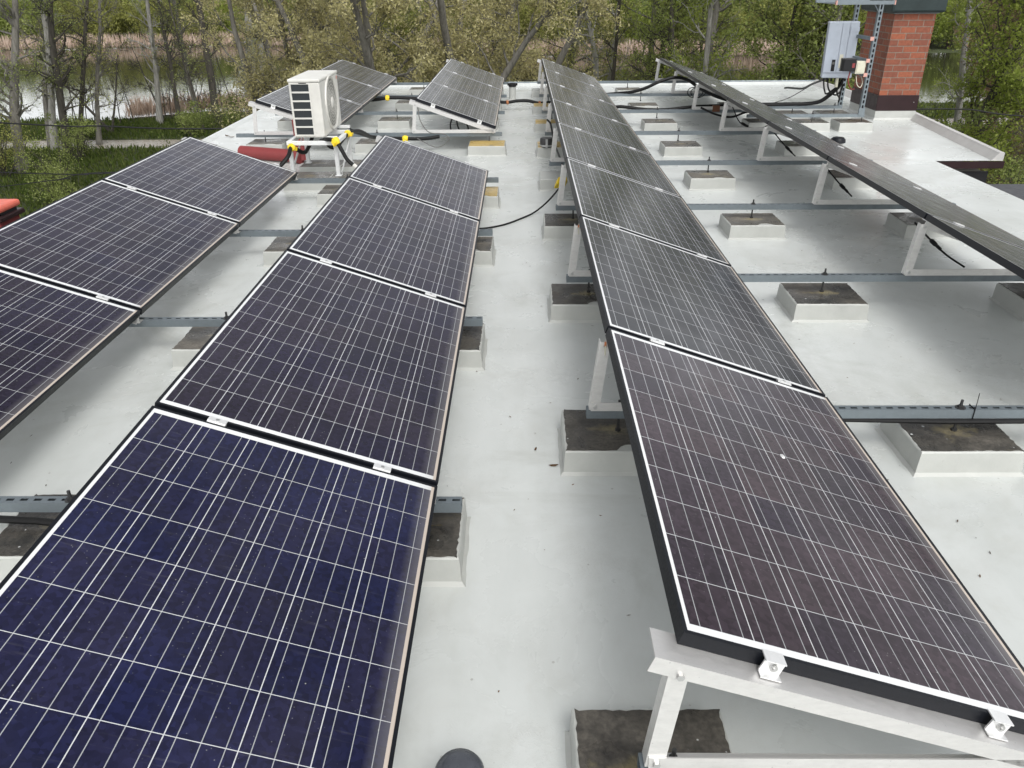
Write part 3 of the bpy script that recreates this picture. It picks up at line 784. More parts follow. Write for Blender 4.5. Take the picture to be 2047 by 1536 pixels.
cable('cable', [(-.50, 6.10, .10), (-.36, 6.22, .04), (-.24, 6.37, .009), (-.13, 6.46, .009), (-.01, 6.62, .009), (.11, 6.78, .02), (.22, 6.78, .11), (.30, 6.62, .25), (.34, 6.5, .355)], .0075,
      'black cable curving across the bare walkway from panel to yellow tag', ties=((8, 2.6),))
cable('cable', [(.34, 6.5, .37), (.36, 6.9, .30), (.38, 7.3, .23), (.40, 7.95, .2), (.37, 8.6, .22), (.35, 8.95, .27), (.33, 9.3, .36), (.29, 9.35, .40)], .011, 'black conduit rising along the supports beside the yellow tag')
cable('cable', [(-.62, 12.9, .16), (-.37, 12.85, .125), (-.22, 12.85, .115), (-.06, 12.85, .135), (.1, 12.85, .135), (.28, 12.85, .10), (.5, 12.87, .11)], .024, 'thick black cable bridging the far end of the walkway', ties=((2, .8), (5, .8)), tie='orange')
cable('cable', [(-2.45, 12.72, .17), (-2.21, 12.7, .19), (-2.07, 12.7, .21), (-1.88, 12.7, .21), (-1.63, 12.7, .2), (-1.35, 12.72, .2)], .026, 'thick black cable with yellow tie between the two far rows', ties=((2, 1.4),))
cable('cable', [(-1.83, 8.6, .42), (-1.77, 8.9, .33), (-1.73, 9.25, .235), (-1.6, 9.6, .158), (-1.39, 9.605, .15), (-1.15, 9.6, .15), (-.98, 9.62, .17)], .021, 'black conduit running from the air conditioner along the first far strut', ties=((4, 1.5),))
cable('cable', [(-1.22, 9.62, .5), (-1.19, 9.55, .36), (-1.09, 9.5, .24), (-.92, 9.5, .22), (-.86, 9.5, .16), (-.93, 9.5, .09), (-1.03, 9.5, .07), (-1.15, 9.52, .12), (-1.24, 9.56, .16)], .006, 'thin looping wire hanging below the far row corner', 'wire')
for i, p in enumerate(([(-.85, 10.0, .33), (-.88, 10.0, .24), (-.87, 10.02, .14)], [(-.80, 10.0, .31), (-.79, 10.02, .22), (-.74, 10.0, .12)], [(-.70, 10.0, .29), (-.66, 10.0, .2), (-.68, 10.03, .1)])):
    cable('cable', p, .009, '%s short black cable hanging under the near end of the far row' % ('left', 'middle', 'right')[i])
cable('hose', [(-2.50, 7.42, .12), (-2.36, 7.50, .22), (-2.24, 7.6, .34), (-2.235, 7.76, .40), (-2.17, 7.92, .32), (-2.16, 8.1, .34), (-2.14, 8.25, .43)], .020, 'black hose with yellow tie looping round the left leg of the stand', cat='hose', ties=((3, 1.5),))
cable('hose', [(-2.0, 8.0, .42), (-1.88, 7.79, .47), (-1.80, 7.77, .455), (-1.75, 7.75, .38), (-1.70, 7.73, .29), (-1.64, 7.71, .24)], .020, 'black hose hanging from the right corner of the stand, white tip', cat='hose', ties=((2, 1.6),))
o = [q for q in col.objects if q.name.startswith('hose')][-1]
MB().tube([(-1.64, 7.71, .24), (-1.60, 7.70, .21)], .022, 10).build('hose_end', 'white', o)
cable('hose', [(-2.0, 8.25, .44), (-1.97, 8.12, .37), (-1.92, 8.1, .335), (-1.86, 8.1, .36), (-1.79, 8.3, .435), (-1.77, 8.45, .43), (-1.74, 8.7, .39), (-1.71, 9.15, .25)], .020, 'black hose looping below the unit and away behind it', cat='hose', ties=((4, 1.5),))
cable('cable', [(1.2, 13.3, .12), (1.38, 13.2, .18), (1.55, 13.0, .22), (1.71, 12.9, .25), (1.91, 12.85, .31), (2.14, 12.85, .41), (2.37, 12.9, .46), (2.57, 12.9, .42), (2.71, 12.6, .33), (2.9, 12.4, .25), (3.11, 12.3, .19)], .024, 'thick black cable arching over the far support of the rightmost row')
cable('cable', [(1.15, 11.45, .2), (1.34, 11.4, .245), (1.53, 11.36, .235), (1.75, 11.33, .215), (2.01, 11.33, .215), (2.25, 11.36, .235), (2.5, 11.4, .245), (2.9, 11.5, .24), (3.2, 11.6, .25)], .022, 'thick black cable sagging along a strut between the long rows')
cable('cable', [(2.42, 11.1, .27), (2.6, 11.0, .2), (2.8, 10.95, .17), (3.0, 11.0, .22), (3.15, 11.05, .23)], .014, 'black cable slung low beneath the rightmost row')
pts = []
for k in range(40):
    a = k*.5; pts.append((2.62+.10*math.cos(a)+.004*k, 12.7+.02*math.sin(a*.7), .26+.075*math.sin(a)))
cable('cable', pts[:28], .006, 'coil of thin black cable hanging beneath the rightmost row', sub=3)
for i, dy in enumerate((-.018, .016)):
    cable('cable', [(3.1, 11.58+dy, .236), (3.5, 11.63+dy, .234), (3.78, 11.65+dy, .234), (4.02, 11.64+dy, .238), (4.18, 11.6+dy, .27), (4.30, 11.58+dy, .36), (4.40, 11.56+dy, .48), (4.42-.1*i, 11.5, .585)], .022, '%s thick black cable rising from the strut to the inverter' % ('nearer', 'farther')[i])
cable('cable', [(4.59, 14.5, .10), (4.58, 14.3, .13), (4.55, 13.9, .17), (4.50, 13.3, .24), (4.36, 12.5, .40), (4.25, 11.65, .57)], .016, 'black cable sagging from the far roof up to the inverter')
cable('cable', [(3.70, 12.05, .20), (3.85, 11.92, .28), (4.0, 11.75, .42), (4.12, 11.55, .56)], .006, 'thin grey wire rising slantwise to the inverter', 'wire')
for i, (x0, dx, zz) in enumerate(((4.14, .10, .53), (4.20, .16, .51), (4.33, .06, .50))):
    cable('cable', [(x0, 11.46, .585), (x0+.01, 11.45, zz-.02), (x0+dx*.4, 11.46, zz-.10), (x0+dx, 11.5, zz-.14), (4.44, 11.56, zz-.02-.08*i), (4.46, 11.63, .36-.05*i)], .011, '%s black cable hanging from the bottom of the inverter' % ('left', 'middle', 'right')[i], group='cables hanging below the inverter')
cable('cable', [(4.36, 10.92, .675), (4.38, 10.9, .58), (4.43, 10.9, .54), (4.46, 10.93, .6), (4.45, 11.0, .68)], .005, 'thin pale wire looping below the beige box', 'beige')
cable('cable', [(4.28, 10.95, .73), (4.27, 10.93, .62), (4.33, 10.96, .52), (4.42, 11.05, .50)], .008, 'red wire below the small breaker box', 'red')
for i, p in enumerate(([(2.42, 4.75, .50), (2.53, 4.75, .40), (2.66, 4.75, .295), (2.80, 4.75, .21)], [(2.45, 6.4, .48), (2.57, 6.4, .36), (2.70, 6.4, .245)],
                       [(2.52, 8.1, .46), (2.64, 8.1, .34), (2.77, 8.1, .225)], [(2.50, 9.75, .47), (2.60, 9.72, .3), (2.75, 9.7, .235), (2.92, 9.7, .26), (2.98, 9.7, .4)])):
    o = cable('connector_cable', p, .006, '%s dangling black cable with plug connector under the rightmost row' % ('nearest', 'second nearest', 'third nearest', 'farthest')[i], group='plug cables under the rightmost row')
    a, b = Vector(p[1]), Vector(p[2]); c = a.lerp(b, .4); d = (b-a).normalized()
    MB().tube([c-d*.05, c-d*.04, c+d*.0, c+d*.01, c+d*.05], [.008, .014, .014, .010, .010], 8).build('plug', 'dark', o)
# ring clips on the high edges of the near right row
for i, k in enumerate((1, 2)):
    y = 1.2494+P*k-.06
    o = thing('ring_clip', '%s small orange ring clip hanging on the high edge right of the walkway' % ('nearer', 'farther')[i], 'clip', (.336, y, .555), group='ring clips')
    m = MB(); m.tube([(0, .0+.017*math.cos(a*.5), -.035+.022*math.sin(a*.5)) for a in range(14)], .0022, 6); m.build('ring', 'beige', o)
    m = MB(); m.box(-.004, -.006, -.018, .004, .006, .0); m.build('tab', 'orange', o)
o = MB().tube([(-2.9, 2.25, .156), (-2.2, 2.245, .155), (-1.75, 2.235, .142), (-1.5, 2.225, .12)], .014, 8).build('conduit', 'rubber'); tag(o, 'black corrugated conduit under the nearest front left strut', 'conduit')
o = MB().tube([(1.15, 2.915, .170), (1.8, 2.885, .171), (2.4, 2.89, .171), (3.2, 2.9, .171)], .012, 8).build('conduit', 'rubber'); tag(o, 'black corrugated conduit beneath the strut in the right foreground', 'conduit')
o = MB().box(2.61, 11.225, .197, 2.71, 11.275, .275).build('wooden_block', 'rust', None, None, False, .004); tag(o, 'small brown block on the strut below the rightmost row', 'block')

for i, (x, y, zc) in enumerate(((-1.98, .6074+P-.01, .19), (1.91, 1.2494+P-.01, .204),)):
    m = MB(); w = .0235
    for (a, b) in (((x, y-w, zc-w), (x, y-w, zc+w)), ((x, y+w, zc-w), (x, y+w, zc+w)), ((x, y-w, zc+w), (x, y+w, zc+w)), ((x, y-w, zc-w), (x, y+w, zc-w))): m.bar(a, b, .004, .0018, (1, 0, .01))
    m.bar((x, y-w, zc+w), (x+.02, y+.01, zc+.085), .004, .0015, (1, 0, .01))
    tag(m.build('cable_tie', 'rubber'), 'black cable tie round the nearest %s' % ('left strut beside a rod', 'right strut beside a rod')[i], 'cable tie', 'cable ties on the struts')

# ------------------------------------------------------------------ vents and small things on the roof
v = thing('roof_vent', 'short pipe vent with round dark grey cap at the bottom of the view', 'vent', (-.152, 1.235, 0))
m = MB(); m.lathe([(.075, .0005), (.052, .02), (.048, .13)], n=24); m.build('vent_pipe', 'pad', v, None, True)
m = MB(); m.lathe([(.0, .187), (.03, .185), (.052, .176), (.060, .162), (.062, .125), (.058, .125)], n=32); vc = m.build('vent_cap', 'vent_grey', v, None, True)
m = MB(); m.lathe([(.063, .138), (.0665, .136), (.0665, .129), (.063, .127)], n=32); m.build('cap_rim', 'white', vc, None, True)
v = thing('vent_pipe', 'white vent pipe with black cap standing at the far end of the walkway', 'vent', (-.155, 13.9, 0))
m = MB(); m.lathe([(.12, .001), (.062, .03), (.056, .05), (.056, .22)], n=20); m.build('pipe', 'pad', v, None, True)
m = MB(); m.lathe([(.0, .285), (.05, .28), (.066, .265), (.066, .225), (.056, .22)], n=20); m.box(-.085, -.02, .24, .085, .02, .275); m.build('cap', 'dark', v, None, True)
v = thing('roof_vent', 'dark mushroom vent showing just beyond the rightmost panels', 'vent', (3.66, 9.35, 0))
m = MB(); m.lathe([(.10, .001), (.07, .03), (.065, .13)], n=20); m.build('pipe', 'pad', v, None, True)
m = MB(); m.lathe([(0, .19), (.06, .186), (.082, .165), (.086, .13), (.06, .125)], n=24); m.build('cap', 'frame', v, None, True)
v = thing('steel_pot', 'dark round pot with metal strap on a pad right of the walkway', 'weight', (.285, 9.27, PH+.003))
m = MB(); m.lathe([(0, 0), (.068, 0), (.074, .03), (.074, .085), (.066, .098), (0, .1)], n=24); m.build('body', 'rod', v, None, True)
m = MB(); m.lathe([(.0755, .01), (.0765, .012), (.0765, .024), (.0755, .026)], n=24); m.box(-.012, -.0785, .0, .012, -.0745, .095); m.build('strap', 'steel', v)

q = np.random.default_rng(3)
def quads(c, e1, e2, name, mat, parent=None, kind=None, mats=None):
    n = len(c); V = np.empty((n, 4, 3), np.float32)
    V[:, 0] = c-e1-e2*.3; V[:, 1] = c+e2*-.0+e1*.0-e2; V[:, 2] = c+e1+e2*.3; V[:, 3] = c+e2
    me = bpy.data.meshes.new(name)
    me.vertices.add(4*n); me.vertices.foreach_set('co', V.reshape(-1))
    me.loops.add(4*n); me.loops.foreach_set('vertex_index', np.arange(4*n, dtype=np.int32))
    me.polygons.add(n); me.polygons.foreach_set('loop_start', np.arange(0, 4*n, 4, dtype=np.int32))
    me.materials.append(MT[mat]); me.update(); me.validate()
    o = bpy.data.objects.new(name, me); col.objects.link(o)
    if parent: o.parent = parent
    if kind: o['kind'] = kind
    return o
def unit(a): return a/np.maximum(np.linalg.norm(a, axis=-1, keepdims=True), 1e-9)
n = 900                                                             # bits of bark and leaf blown onto the roof
c = np.stack([q.uniform(-4, 4.5, n), q.uniform(.6, 1, n)**1*q.uniform(.5, 14, n), np.full(n, .004)], 1)
a = q.uniform(0, 6.28, n); ln = q.uniform(.003, .011, n); wd = q.uniform(.0015, .0035, n)
e1 = np.stack([np.cos(a)*ln, np.sin(a)*ln, q.uniform(-.001, .002, n)], 1); e2 = np.stack([-np.sin(a)*wd, np.cos(a)*wd, q.uniform(0, .001, n)], 1)
tag(quads(c, e1, e2, 'roof_litter', 'litter'), 'tiny dark bits of leaf and twig scattered over the roof', 'litter', None, 'stuff')
for i, (x, y, s) in enumerate(((.135, 2.80, .022), (.06, 2.93, .014), (-3.91, 10.68, .05), (-3.83, 10.6, .045))):
    m = MB(); pts = [(-1, 0, .15), (-.3, .35, .05), (.5, .3, .12), (1, 0, .3), (.4, -.3, .1), (-.4, -.3, .03)]
    m.face([(x_*s, y_*s, z_*s) for x_, y_, z_ in pts]); m.face([(x_*s, y_*s, z_*s-.001) for x_, y_, z_ in reversed(pts)])
    o = m.build('dry_leaf', 'litter', None, (x, y, .004)); o.rotation_euler = (0, 0, i*1.3)
    tag(o, ('brown curled leaf beside the dark pad right of the walkway', 'tiny brown leaf scrap on the walkway near the dark pad', 'larger dry leaf near the left roof edge', 'smaller dry leaf near the left roof edge')[i], 'leaf', 'dry leaves on the roof')

# small red chimney beyond the left roof edge
rc = thing('chimney', 'low red chimney with orange slab cap beyond the left roof edge', 'chimney', (-4.60, 6.6, GZ))
m = MB(); m.box(-.17, -.14, 0, .17, .14, .04-GZ); m.build('shaft', 'red', rc)
m = MB(); m.box(-.21, -.18, .041-GZ, .21, .18, .085-GZ); m.build('gutter', 'brown_sheet', rc, None, False, .01)
m = MB(); m.box(-.20, -.17, .11-GZ, .20, .17, .165-GZ); m.build('cap', 'salmon', rc, None, False, .02)
for x in (-.15, .15):
    m = MB(); m.box(x-.03, -.12, .0851-GZ, x+.03, .12, .1099-GZ); m.build('spacer', 'dark', rc)

# overhead lines
def line(pts, r, label): return cable('power_line', pts, r, label, 'dark', 'cable', 'overhead lines behind the roof', sub=10)
line([(-30, 22, -.6), (-12.93, 20.0, -1.27), (-10.45, 20.0, -1.36), (-7.6, 20.0, -1.44), (1, 20.8, -1.5), (10.78, 22.0, -1.36), (13.45, 22.0, -1.55), (20, 22.4, -1.9), (30, 23, -1.8)], .018, 'upper black power line sagging across in front of the wood')
line([(-30, 19, -1.6), (-11.98, 18.0, -2.05), (-9.91, 18.0, -2.09), (-8.53, 18.0, -2.12), (-4.2, 15.6, -2.2)], .012, 'level lower black wire left of the roof')
line([(-30, 19, -4.6), (-12.08, 18.0, -2.38), (-10.75, 18.0, -2.23), (-9.55, 18.0, -2.06), (-4.2, 15.5, -1.6)], .010, 'slanting lower black wire left of the roof')

# ------------------------------------------------------------------ vegetation
def band_y(pl, x):
    for i in range(len(pl)-1):
        if pl[i][0] <= x <= pl[i+1][0]:
            f = (x-pl[i][0])/(pl[i+1][0]-pl[i][0]); return pl[i][1]*(1-f)+pl[i+1][1]*f
    return pl[-1][1]
def tubes(P, Rr, sides):
    """P (n,m,3) polylines, Rr (n,m) radii"""
    n, mm, _ = P.shape
    T = unit(np.gradient(P, axis=1)); ref = np.where(np.abs(T[..., 2:3]) > .9, np.array([1., 0, 0]), np.array([0, 0, 1.]))
    A = unit(np.cross(T, ref)); B = np.cross(T, A)
    ang = np.arange(sides)*2*np.pi/sides
    V = P[:, :, None]+(A[:, :, None]*np.cos(ang)[None, None, :, None]+B[:, :, None]*np.sin(ang)[None, None, :, None])*Rr[:, :, None, None]
    idx = np.arange(n*mm*sides).reshape(n, mm, sides); r2 = np.roll(idx, -1, 2)
    F = np.stack([idx[:, :-1], r2[:, :-1], r2[:, 1:], idx[:, 1:]], -1).reshape(-1, 4)
    return V.reshape(-1, 3), F
def quad_mesh(name, parts, mat, parent):
    off = 0; VV, FF = [], []
    for V, F in parts: VV.append(V); FF.append(F+off); off += len(V)
    V = np.concatenate(VV).astype(np.float32); F = np.concatenate(FF).astype(np.int32)
    me = bpy.data.meshes.new(name); me.vertices.add(len(V)); me.vertices.foreach_set('co', V.reshape(-1))
    me.loops.add(4*len(F)); me.loops.foreach_set('vertex_index', F.reshape(-1))
    me.polygons.add(len(F)); me.polygons.foreach_set('loop_start', np.arange(0, 4*len(F), 4, dtype=np.int32))
    me.polygons.foreach_set('use_smooth', np.ones(len(F), bool))
    me.materials.append(MT[mat]); me.update()
    o = bpy.data.objects.new(name, me); col.objects.link(o); o.parent = parent; return o
def grow(rng, base, dirs, lens, steps, wob, lift):
    n = len(base); P = np.empty((n, steps+1, 3)); P[:, 0] = base; d = dirs.copy()
    for i in range(steps):
        d = unit(d+rng.normal(0, wob, (n, 3))+np.array([0, 0, lift])); P[:, i+1] = P[:, i]+d*(lens/steps)[:, None]
    return P
def pick(rng, P, Rr, n, lo=.25):
    i = rng.integers(0, len(P), n); t = rng.uniform(lo, 1, n)*(P.shape[1]-1.001); k = t.astype(int); f = (t-k)[:, None]
    b = P[i, k]*(1-f)+P[i, k+1]*f; d = unit(P[i, k+1]-P[i, k]); r = Rr[i, k]*(1-f[:, 0])+Rr[i, k+1]*f[:, 0]
    return b, d, r
def tree(name, label, group, x, y, h, r, lean=(0, 0), bark='bark_dark', leaf='leaf_fresh', nl=4000, ls=.07, start=.25, nb=26, bl=2.2, nsub=5, ntw=4, stems=1, seed=0, spread=.28, wob=.10, lift=.05, elong=.55, cat='tree', zmax=None, twig=.010):
    rng = np.random.default_rng(seed); o = thing(name, label, cat, (x, y, GZ), group=group)
    base = np.zeros((stems, 3)); base[:, :2] = rng.normal(0, .12 if stems > 1 else 0, (stems, 2))
    d0 = np.tile(np.array([lean[0], lean[1], 1.]), (stems, 1))
    if stems > 1:
        a = np.arange(stems)*2*np.pi/stems+rng.uniform(0, 6); s = rng.uniform(.25, .6, stems)
        d0[:, 0] += np.cos(a)*s; d0[:, 1] += np.sin(a)*s
    ht = h*rng.uniform(.85, 1.05, stems)
    S = 9; Pt = grow(rng, base, unit(d0), ht*np.linalg.norm(d0, axis=1), S, wob*.35, 0)
    Rt = r*(1-.72*np.linspace(0, 1, S+1)**1.1)[None]*rng.uniform(.75, 1, stems)[:, None]; Rt[:, 0] *= 1.35
    parts = [tubes(Pt, Rt, 9)]
    b, d, rr = pick(rng, Pt, Rt, nb, start)
    a = rng.uniform(0, 2*np.pi, nb); out = np.stack([np.cos(a), np.sin(a), rng.uniform(-.1, .9, nb)], 1)
    l1 = bl*rng.uniform(.5, 1.1, nb)*(1-.45*np.clip(b[:, 2]/h, 0, 1))
    P1 = grow(rng, b, unit(out+d*.3), l1, 5, wob*1.6, lift); R1 = np.clip(rr*.42, .012, .11)[:, None]*(1-.8*np.linspace(0, 1, 6))[None]
    parts.append(tubes(P1, R1, 5))
    n2 = nb*nsub; b, d, rr = pick(rng, P1, R1, n2, .2)
    P2 = grow(rng, b, unit(d+rng.normal(0, .6, (n2, 3))), bl*.42*rng.uniform(.4, 1.1, n2), 4, wob*2, lift); R2 = np.clip(rr*.6, twig, .03)[:, None]*(1-.6*np.linspace(0, 1, 5))[None]
    parts.append(tubes(P2, R2, 4))
    n3 = n2*ntw; b, d, rr = pick(rng, P2, R2, n3, .15)
    P3 = grow(rng, b, unit(d+rng.normal(0, .7, (n3, 3))), bl*.2*rng.uniform(.4, 1.2, n3), 3, wob*2, lift); R3 = np.full((n3, 4), twig)*(1-.5*np.linspace(0, 1, 4))[None]
    parts.append(tubes(P3, R3, 3))
    quad_mesh('trunk', parts, bark, o)
    if nl:
        k1 = int(nl*.75)
        c1, _, _ = pick(rng, P3, R3, k1, .2); c2, _, _ = pick(rng, P2, R2, nl-k1, .3); c = np.concatenate([c1, c2])
        c = c+rng.normal(0, ls*1.1, c.shape)
        e1 = unit(rng.normal(0, 1, c.shape)); t = rng.normal(0, 1, c.shape); e2 = unit(np.cross(e1, t))
        s = ls*rng.uniform(.5, 1.25, (len(c), 1))
        quads(c, e1*s*.5, e2*s*.5*elong, 'crown', leaf, o)
    return o
def bush(name, label, group, x, y, h, w, leaf, nl, ls, seed, bark='bark_dark', cat='bush', nst=9, elong=.6, z=GZ, clumps=22, tw=.012):
    rng = np.random.default_rng(seed); o = thing(name, label, cat, (x, y, z), group=group)
    a = rng.uniform(0, 6.28, nst); d = np.stack([np.cos(a)*.55*w/h, np.sin(a)*.55*w/h, np.ones(nst)], 1)
    P0 = grow(rng, rng.normal(0, .15, (nst, 3))*np.array([1, 1, 0]), unit(d), h*rng.uniform(.7, 1., nst), 6, .12, .02)
    R0 = np.full((nst, 1), .018+.006*h)*(1-.8*np.linspace(0, 1, 7))[None]
    n2 = nst*9; b, dd, rr = pick(rng, P0, R0, n2, .15)
    P2 = grow(rng, b, unit(dd+rng.normal(0, .7, (n2, 3))), .36*h*rng.uniform(.4, 1, n2), 4, .2, .03); R2 = np.clip(rr*.6, tw*.6, .03)[:, None]*(1-.6*np.linspace(0, 1, 5))[None]
    quad_mesh('stem', [tubes(P0, R0, 5), tubes(P2, R2, 3)], bark, o)
    # foliage gathers in clumps of unequal size round the twigs
    cc, _, _ = pick(rng, P2, R2, clumps, .4); rad = rng.uniform(.10, .26, clumps)*min(h, w)
    k = int(nl*.62); i = rng.integers(0, clumps, k); u = unit(rng.normal(0, 1, (k, 3)))*(rng.uniform(0, 1, (k, 1))**.45)*rad[i][:, None]*np.array([1.15, 1.15, .8])
    c = np.concatenate([cc[i]+u, pick(rng, P2, R2, nl-k, .1)[0]+rng.normal(0, ls*1.2, (nl-k, 3))])
    c[:, 2] = np.maximum(c[:, 2], .05)
    e1 = unit(rng.normal(0, 1, c.shape)); e2 = unit(np.cross(e1, rng.normal(0, 1, c.shape))); s = ls*rng.uniform(.5, 1.25, (len(c), 1))
    quads(c, e1*s*.5, e2*s*.5*elong, 'foliage', leaf, o)
    return o

# grass in the meadow, reeds along the pond
def blades(name, x0, x1, y0, y1, n, hmin, hmax, mat, label, seed, w=.05, inside=None, lean=.3):
    rng = np.random.default_rng(seed); x = rng.uniform(x0, x1, n); y = rng.uniform(y0, y1, n)
    if inside is not None:
        k = inside(x, y); x, y = x[k], y[k]
    n = len(x); h = rng.uniform(hmin, hmax, n); c = np.stack([x, y, GZ+h*.5], 1)
    e1 = np.stack([rng.normal(0, lean, n)*h, rng.normal(0, lean, n)*h, h], 1)*.5
    a = rng.uniform(0, 3.14, n); e2 = np.stack([np.cos(a)*w, np.sin(a)*w, np.zeros(n)], 1)
    return tag(quads(c, e1, e2, name, mat), label, name.replace('_', ' '), None, 'stuff')
offpath = lambda x, y: np.abs(y-np.interp(x, [p[0] for p in ctr], [p[1] for p in ctr])) > 1.25
blades('grass', -34, -9, 20, 51, 60000, .08, .32, 'grass', 'green meadow grass between the trees left of the roof', 2, .03, offpath)
blades('grass', 8, 40, 24, 56, 40000, .08, .32, 'grass', 'green grass below the trees right of the chimney', 8, .03, offpath)
onfar = lambda x, y: (y-np.interp(x, [p[0] for p in pf], [p[1] for p in pf]) > -.6) & (y-np.interp(x, [p[0] for p in pf], [p[1] for p in pf]) < 2.6)
blades('reeds', -80, 30, 88, 116, 90000, .8, 1.9, 'reed', 'pale dry reeds along the far bank of the pond', 4, .05, onfar, .12)
onnear = lambda x, y: np.abs(y-np.interp(x, [p[0] for p in pn], [p[1] for p in pn])) < .8
blades('reeds', -25, -16, 50, 57, 9000, .5, 1.5, 'reed', 'pale pinkish reeds on the near shore left of the roof', 6, .03, onnear, .22)

# trees between the roof and the pond, left side: (label, x, y, h, r, lean, bark, leaf, leaves)
GL = 'bare spring trees left of the roof'
left = [
    ('thick dark leaning tree at the left picture edge', -23.0, 36.2, 11, .27, 0.119, 'bark_grey', 900),
    ('pale leaning tree, first pale trunk from the left', -24.3, 41.5, 13, .23, 0.127, 'bark_pale', 900),
    ('grey tree crossing behind the first pale leaning trunk', -24.9, 42.2, 12, .18, 0.195, 'bark_grey', 700),
    ('thick dark straight tree right of the first pale trunk', -23.0, 40.2, 13, .25, 0.166, 'bark_dark', 1200),
    ('slim dark tree right of the thick dark one', -23.4, 42.4, 12, .14, 0.219, 'bark_dark', 1200),
    ('slim grey tree with high twigs before the pond', -22.7, 42.9, 12, .15, 0.209, 'bark_grey', 1000),
    ('pale birch like tree leaning left before the bright water', -22.1, 49.4, 13, .20, 0.006, 'bark_pale', 700),
    ('brown tree right of the pale leaning one', -20.9, 49.5, 12, .18, -0.022, 'bark_dark', 700),
    ('grey tree with crooked limbs in the middle of the pond view', -20.5, 51.4, 12, .19, 0.019, 'bark_grey', 1000),
    ('thin dark tree splitting off beside the crooked one', -18.3, 46.4, 9, .09, -0.06, 'bark_dark', 600),
    ('thick dark tree nearest the left roof edge', -17.9, 47.6, 13, .30, 0.041, 'bark_dark', 2600),
    ('broad pale trunk standing behind the left roof corner', -17.9, 54.6, 14, .34, 0.119, 'bark_pale', 2000),
    ('second pale trunk twinned with the broad one', -17.4, 54.9, 13, .2, 0.129, 'bark_pale', 1600),
]
for i, (lab, x, y, h, r, ln, bk, nl) in enumerate(left):
    tree('tree', lab, GL, x, y, h, r, (ln, 0), bk, 'leaf_olive' if i % 3 else 'leaf_green', int(nl*2.6), .09, .16, 30, 2.0, 5, 4, seed=100+i, wob=.12)
tree('tree', 'small forked bare tree on the grass before the pond', GL, -23.5, 46.1, 4.6, .09, (-.08, 0), 'bark_dark', 'leaf_olive', 700, .07, .3, 14, 1.9, 5, 4, stems=2, seed=140)
tree('tree', 'little dark bare sapling between forked tree and pale trunk', GL, -22.3, 50.6, 5, .07, (-.25, 0), 'bark_dark', 'leaf_olive', 300, .06, .3, 12, 1.4, 5, 4, seed=141)

sap = random.Random(77)
for i in range(14):
    x = -27.5+i*.78+sap.uniform(-.25, .25); y = band_y(pn, x)-sap.uniform(.5, 3.5)
    lab = 'thin bare sapling on the near pond shore, %s from the left' % ORD[i+1]
    tree('sapling', lab, 'saplings on the near pond shore', x, y, sap.uniform(3.2, 5.5), .035, (sap.uniform(-.15, .15), 0), 'bark_dark', 'leaf_olive', 160, .06, .2, 9, 1.1, 4, 4, seed=700+i, wob=.14, cat='sapling')

# pale bushy willows behind the middle of the roof
wl_ = [(-9.4, 33, 9.0, 'leftmost pale willow behind the air conditioner', 'leaf_pale', 11000), (-6.0, 30, 9.5, 'full pale willow behind the far left row', 'leaf_pale', 15000),
       (-3.6, 28, 9.5, 'dense pale willow between the two short far rows', 'leaf_pale', 17000), (-1.2, 31, 9.5, 'pale willow behind the far end of the walkway', 'leaf_pale', 15000),
       (-7.9, 38, 9.5, 'olive willow behind the pale ones at left', 'leaf_olive', 10000), (-3.0, 37, 9.5, 'olive willow rising behind the dense pale one', 'leaf_olive', 10000)]
for i, (x, y, h, lab, lf, nl) in enumerate(wl_):
    tree('willow_tree', lab, 'pale willows behind the roof', x, y, h, .24, (0, 0), 'bark_grey', lf, int(nl*3.2), .11, .10, 54, 3.2, 6, 4, stems=4, seed=200+i, wob=.16, lift=.03, elong=.45, twig=.008)

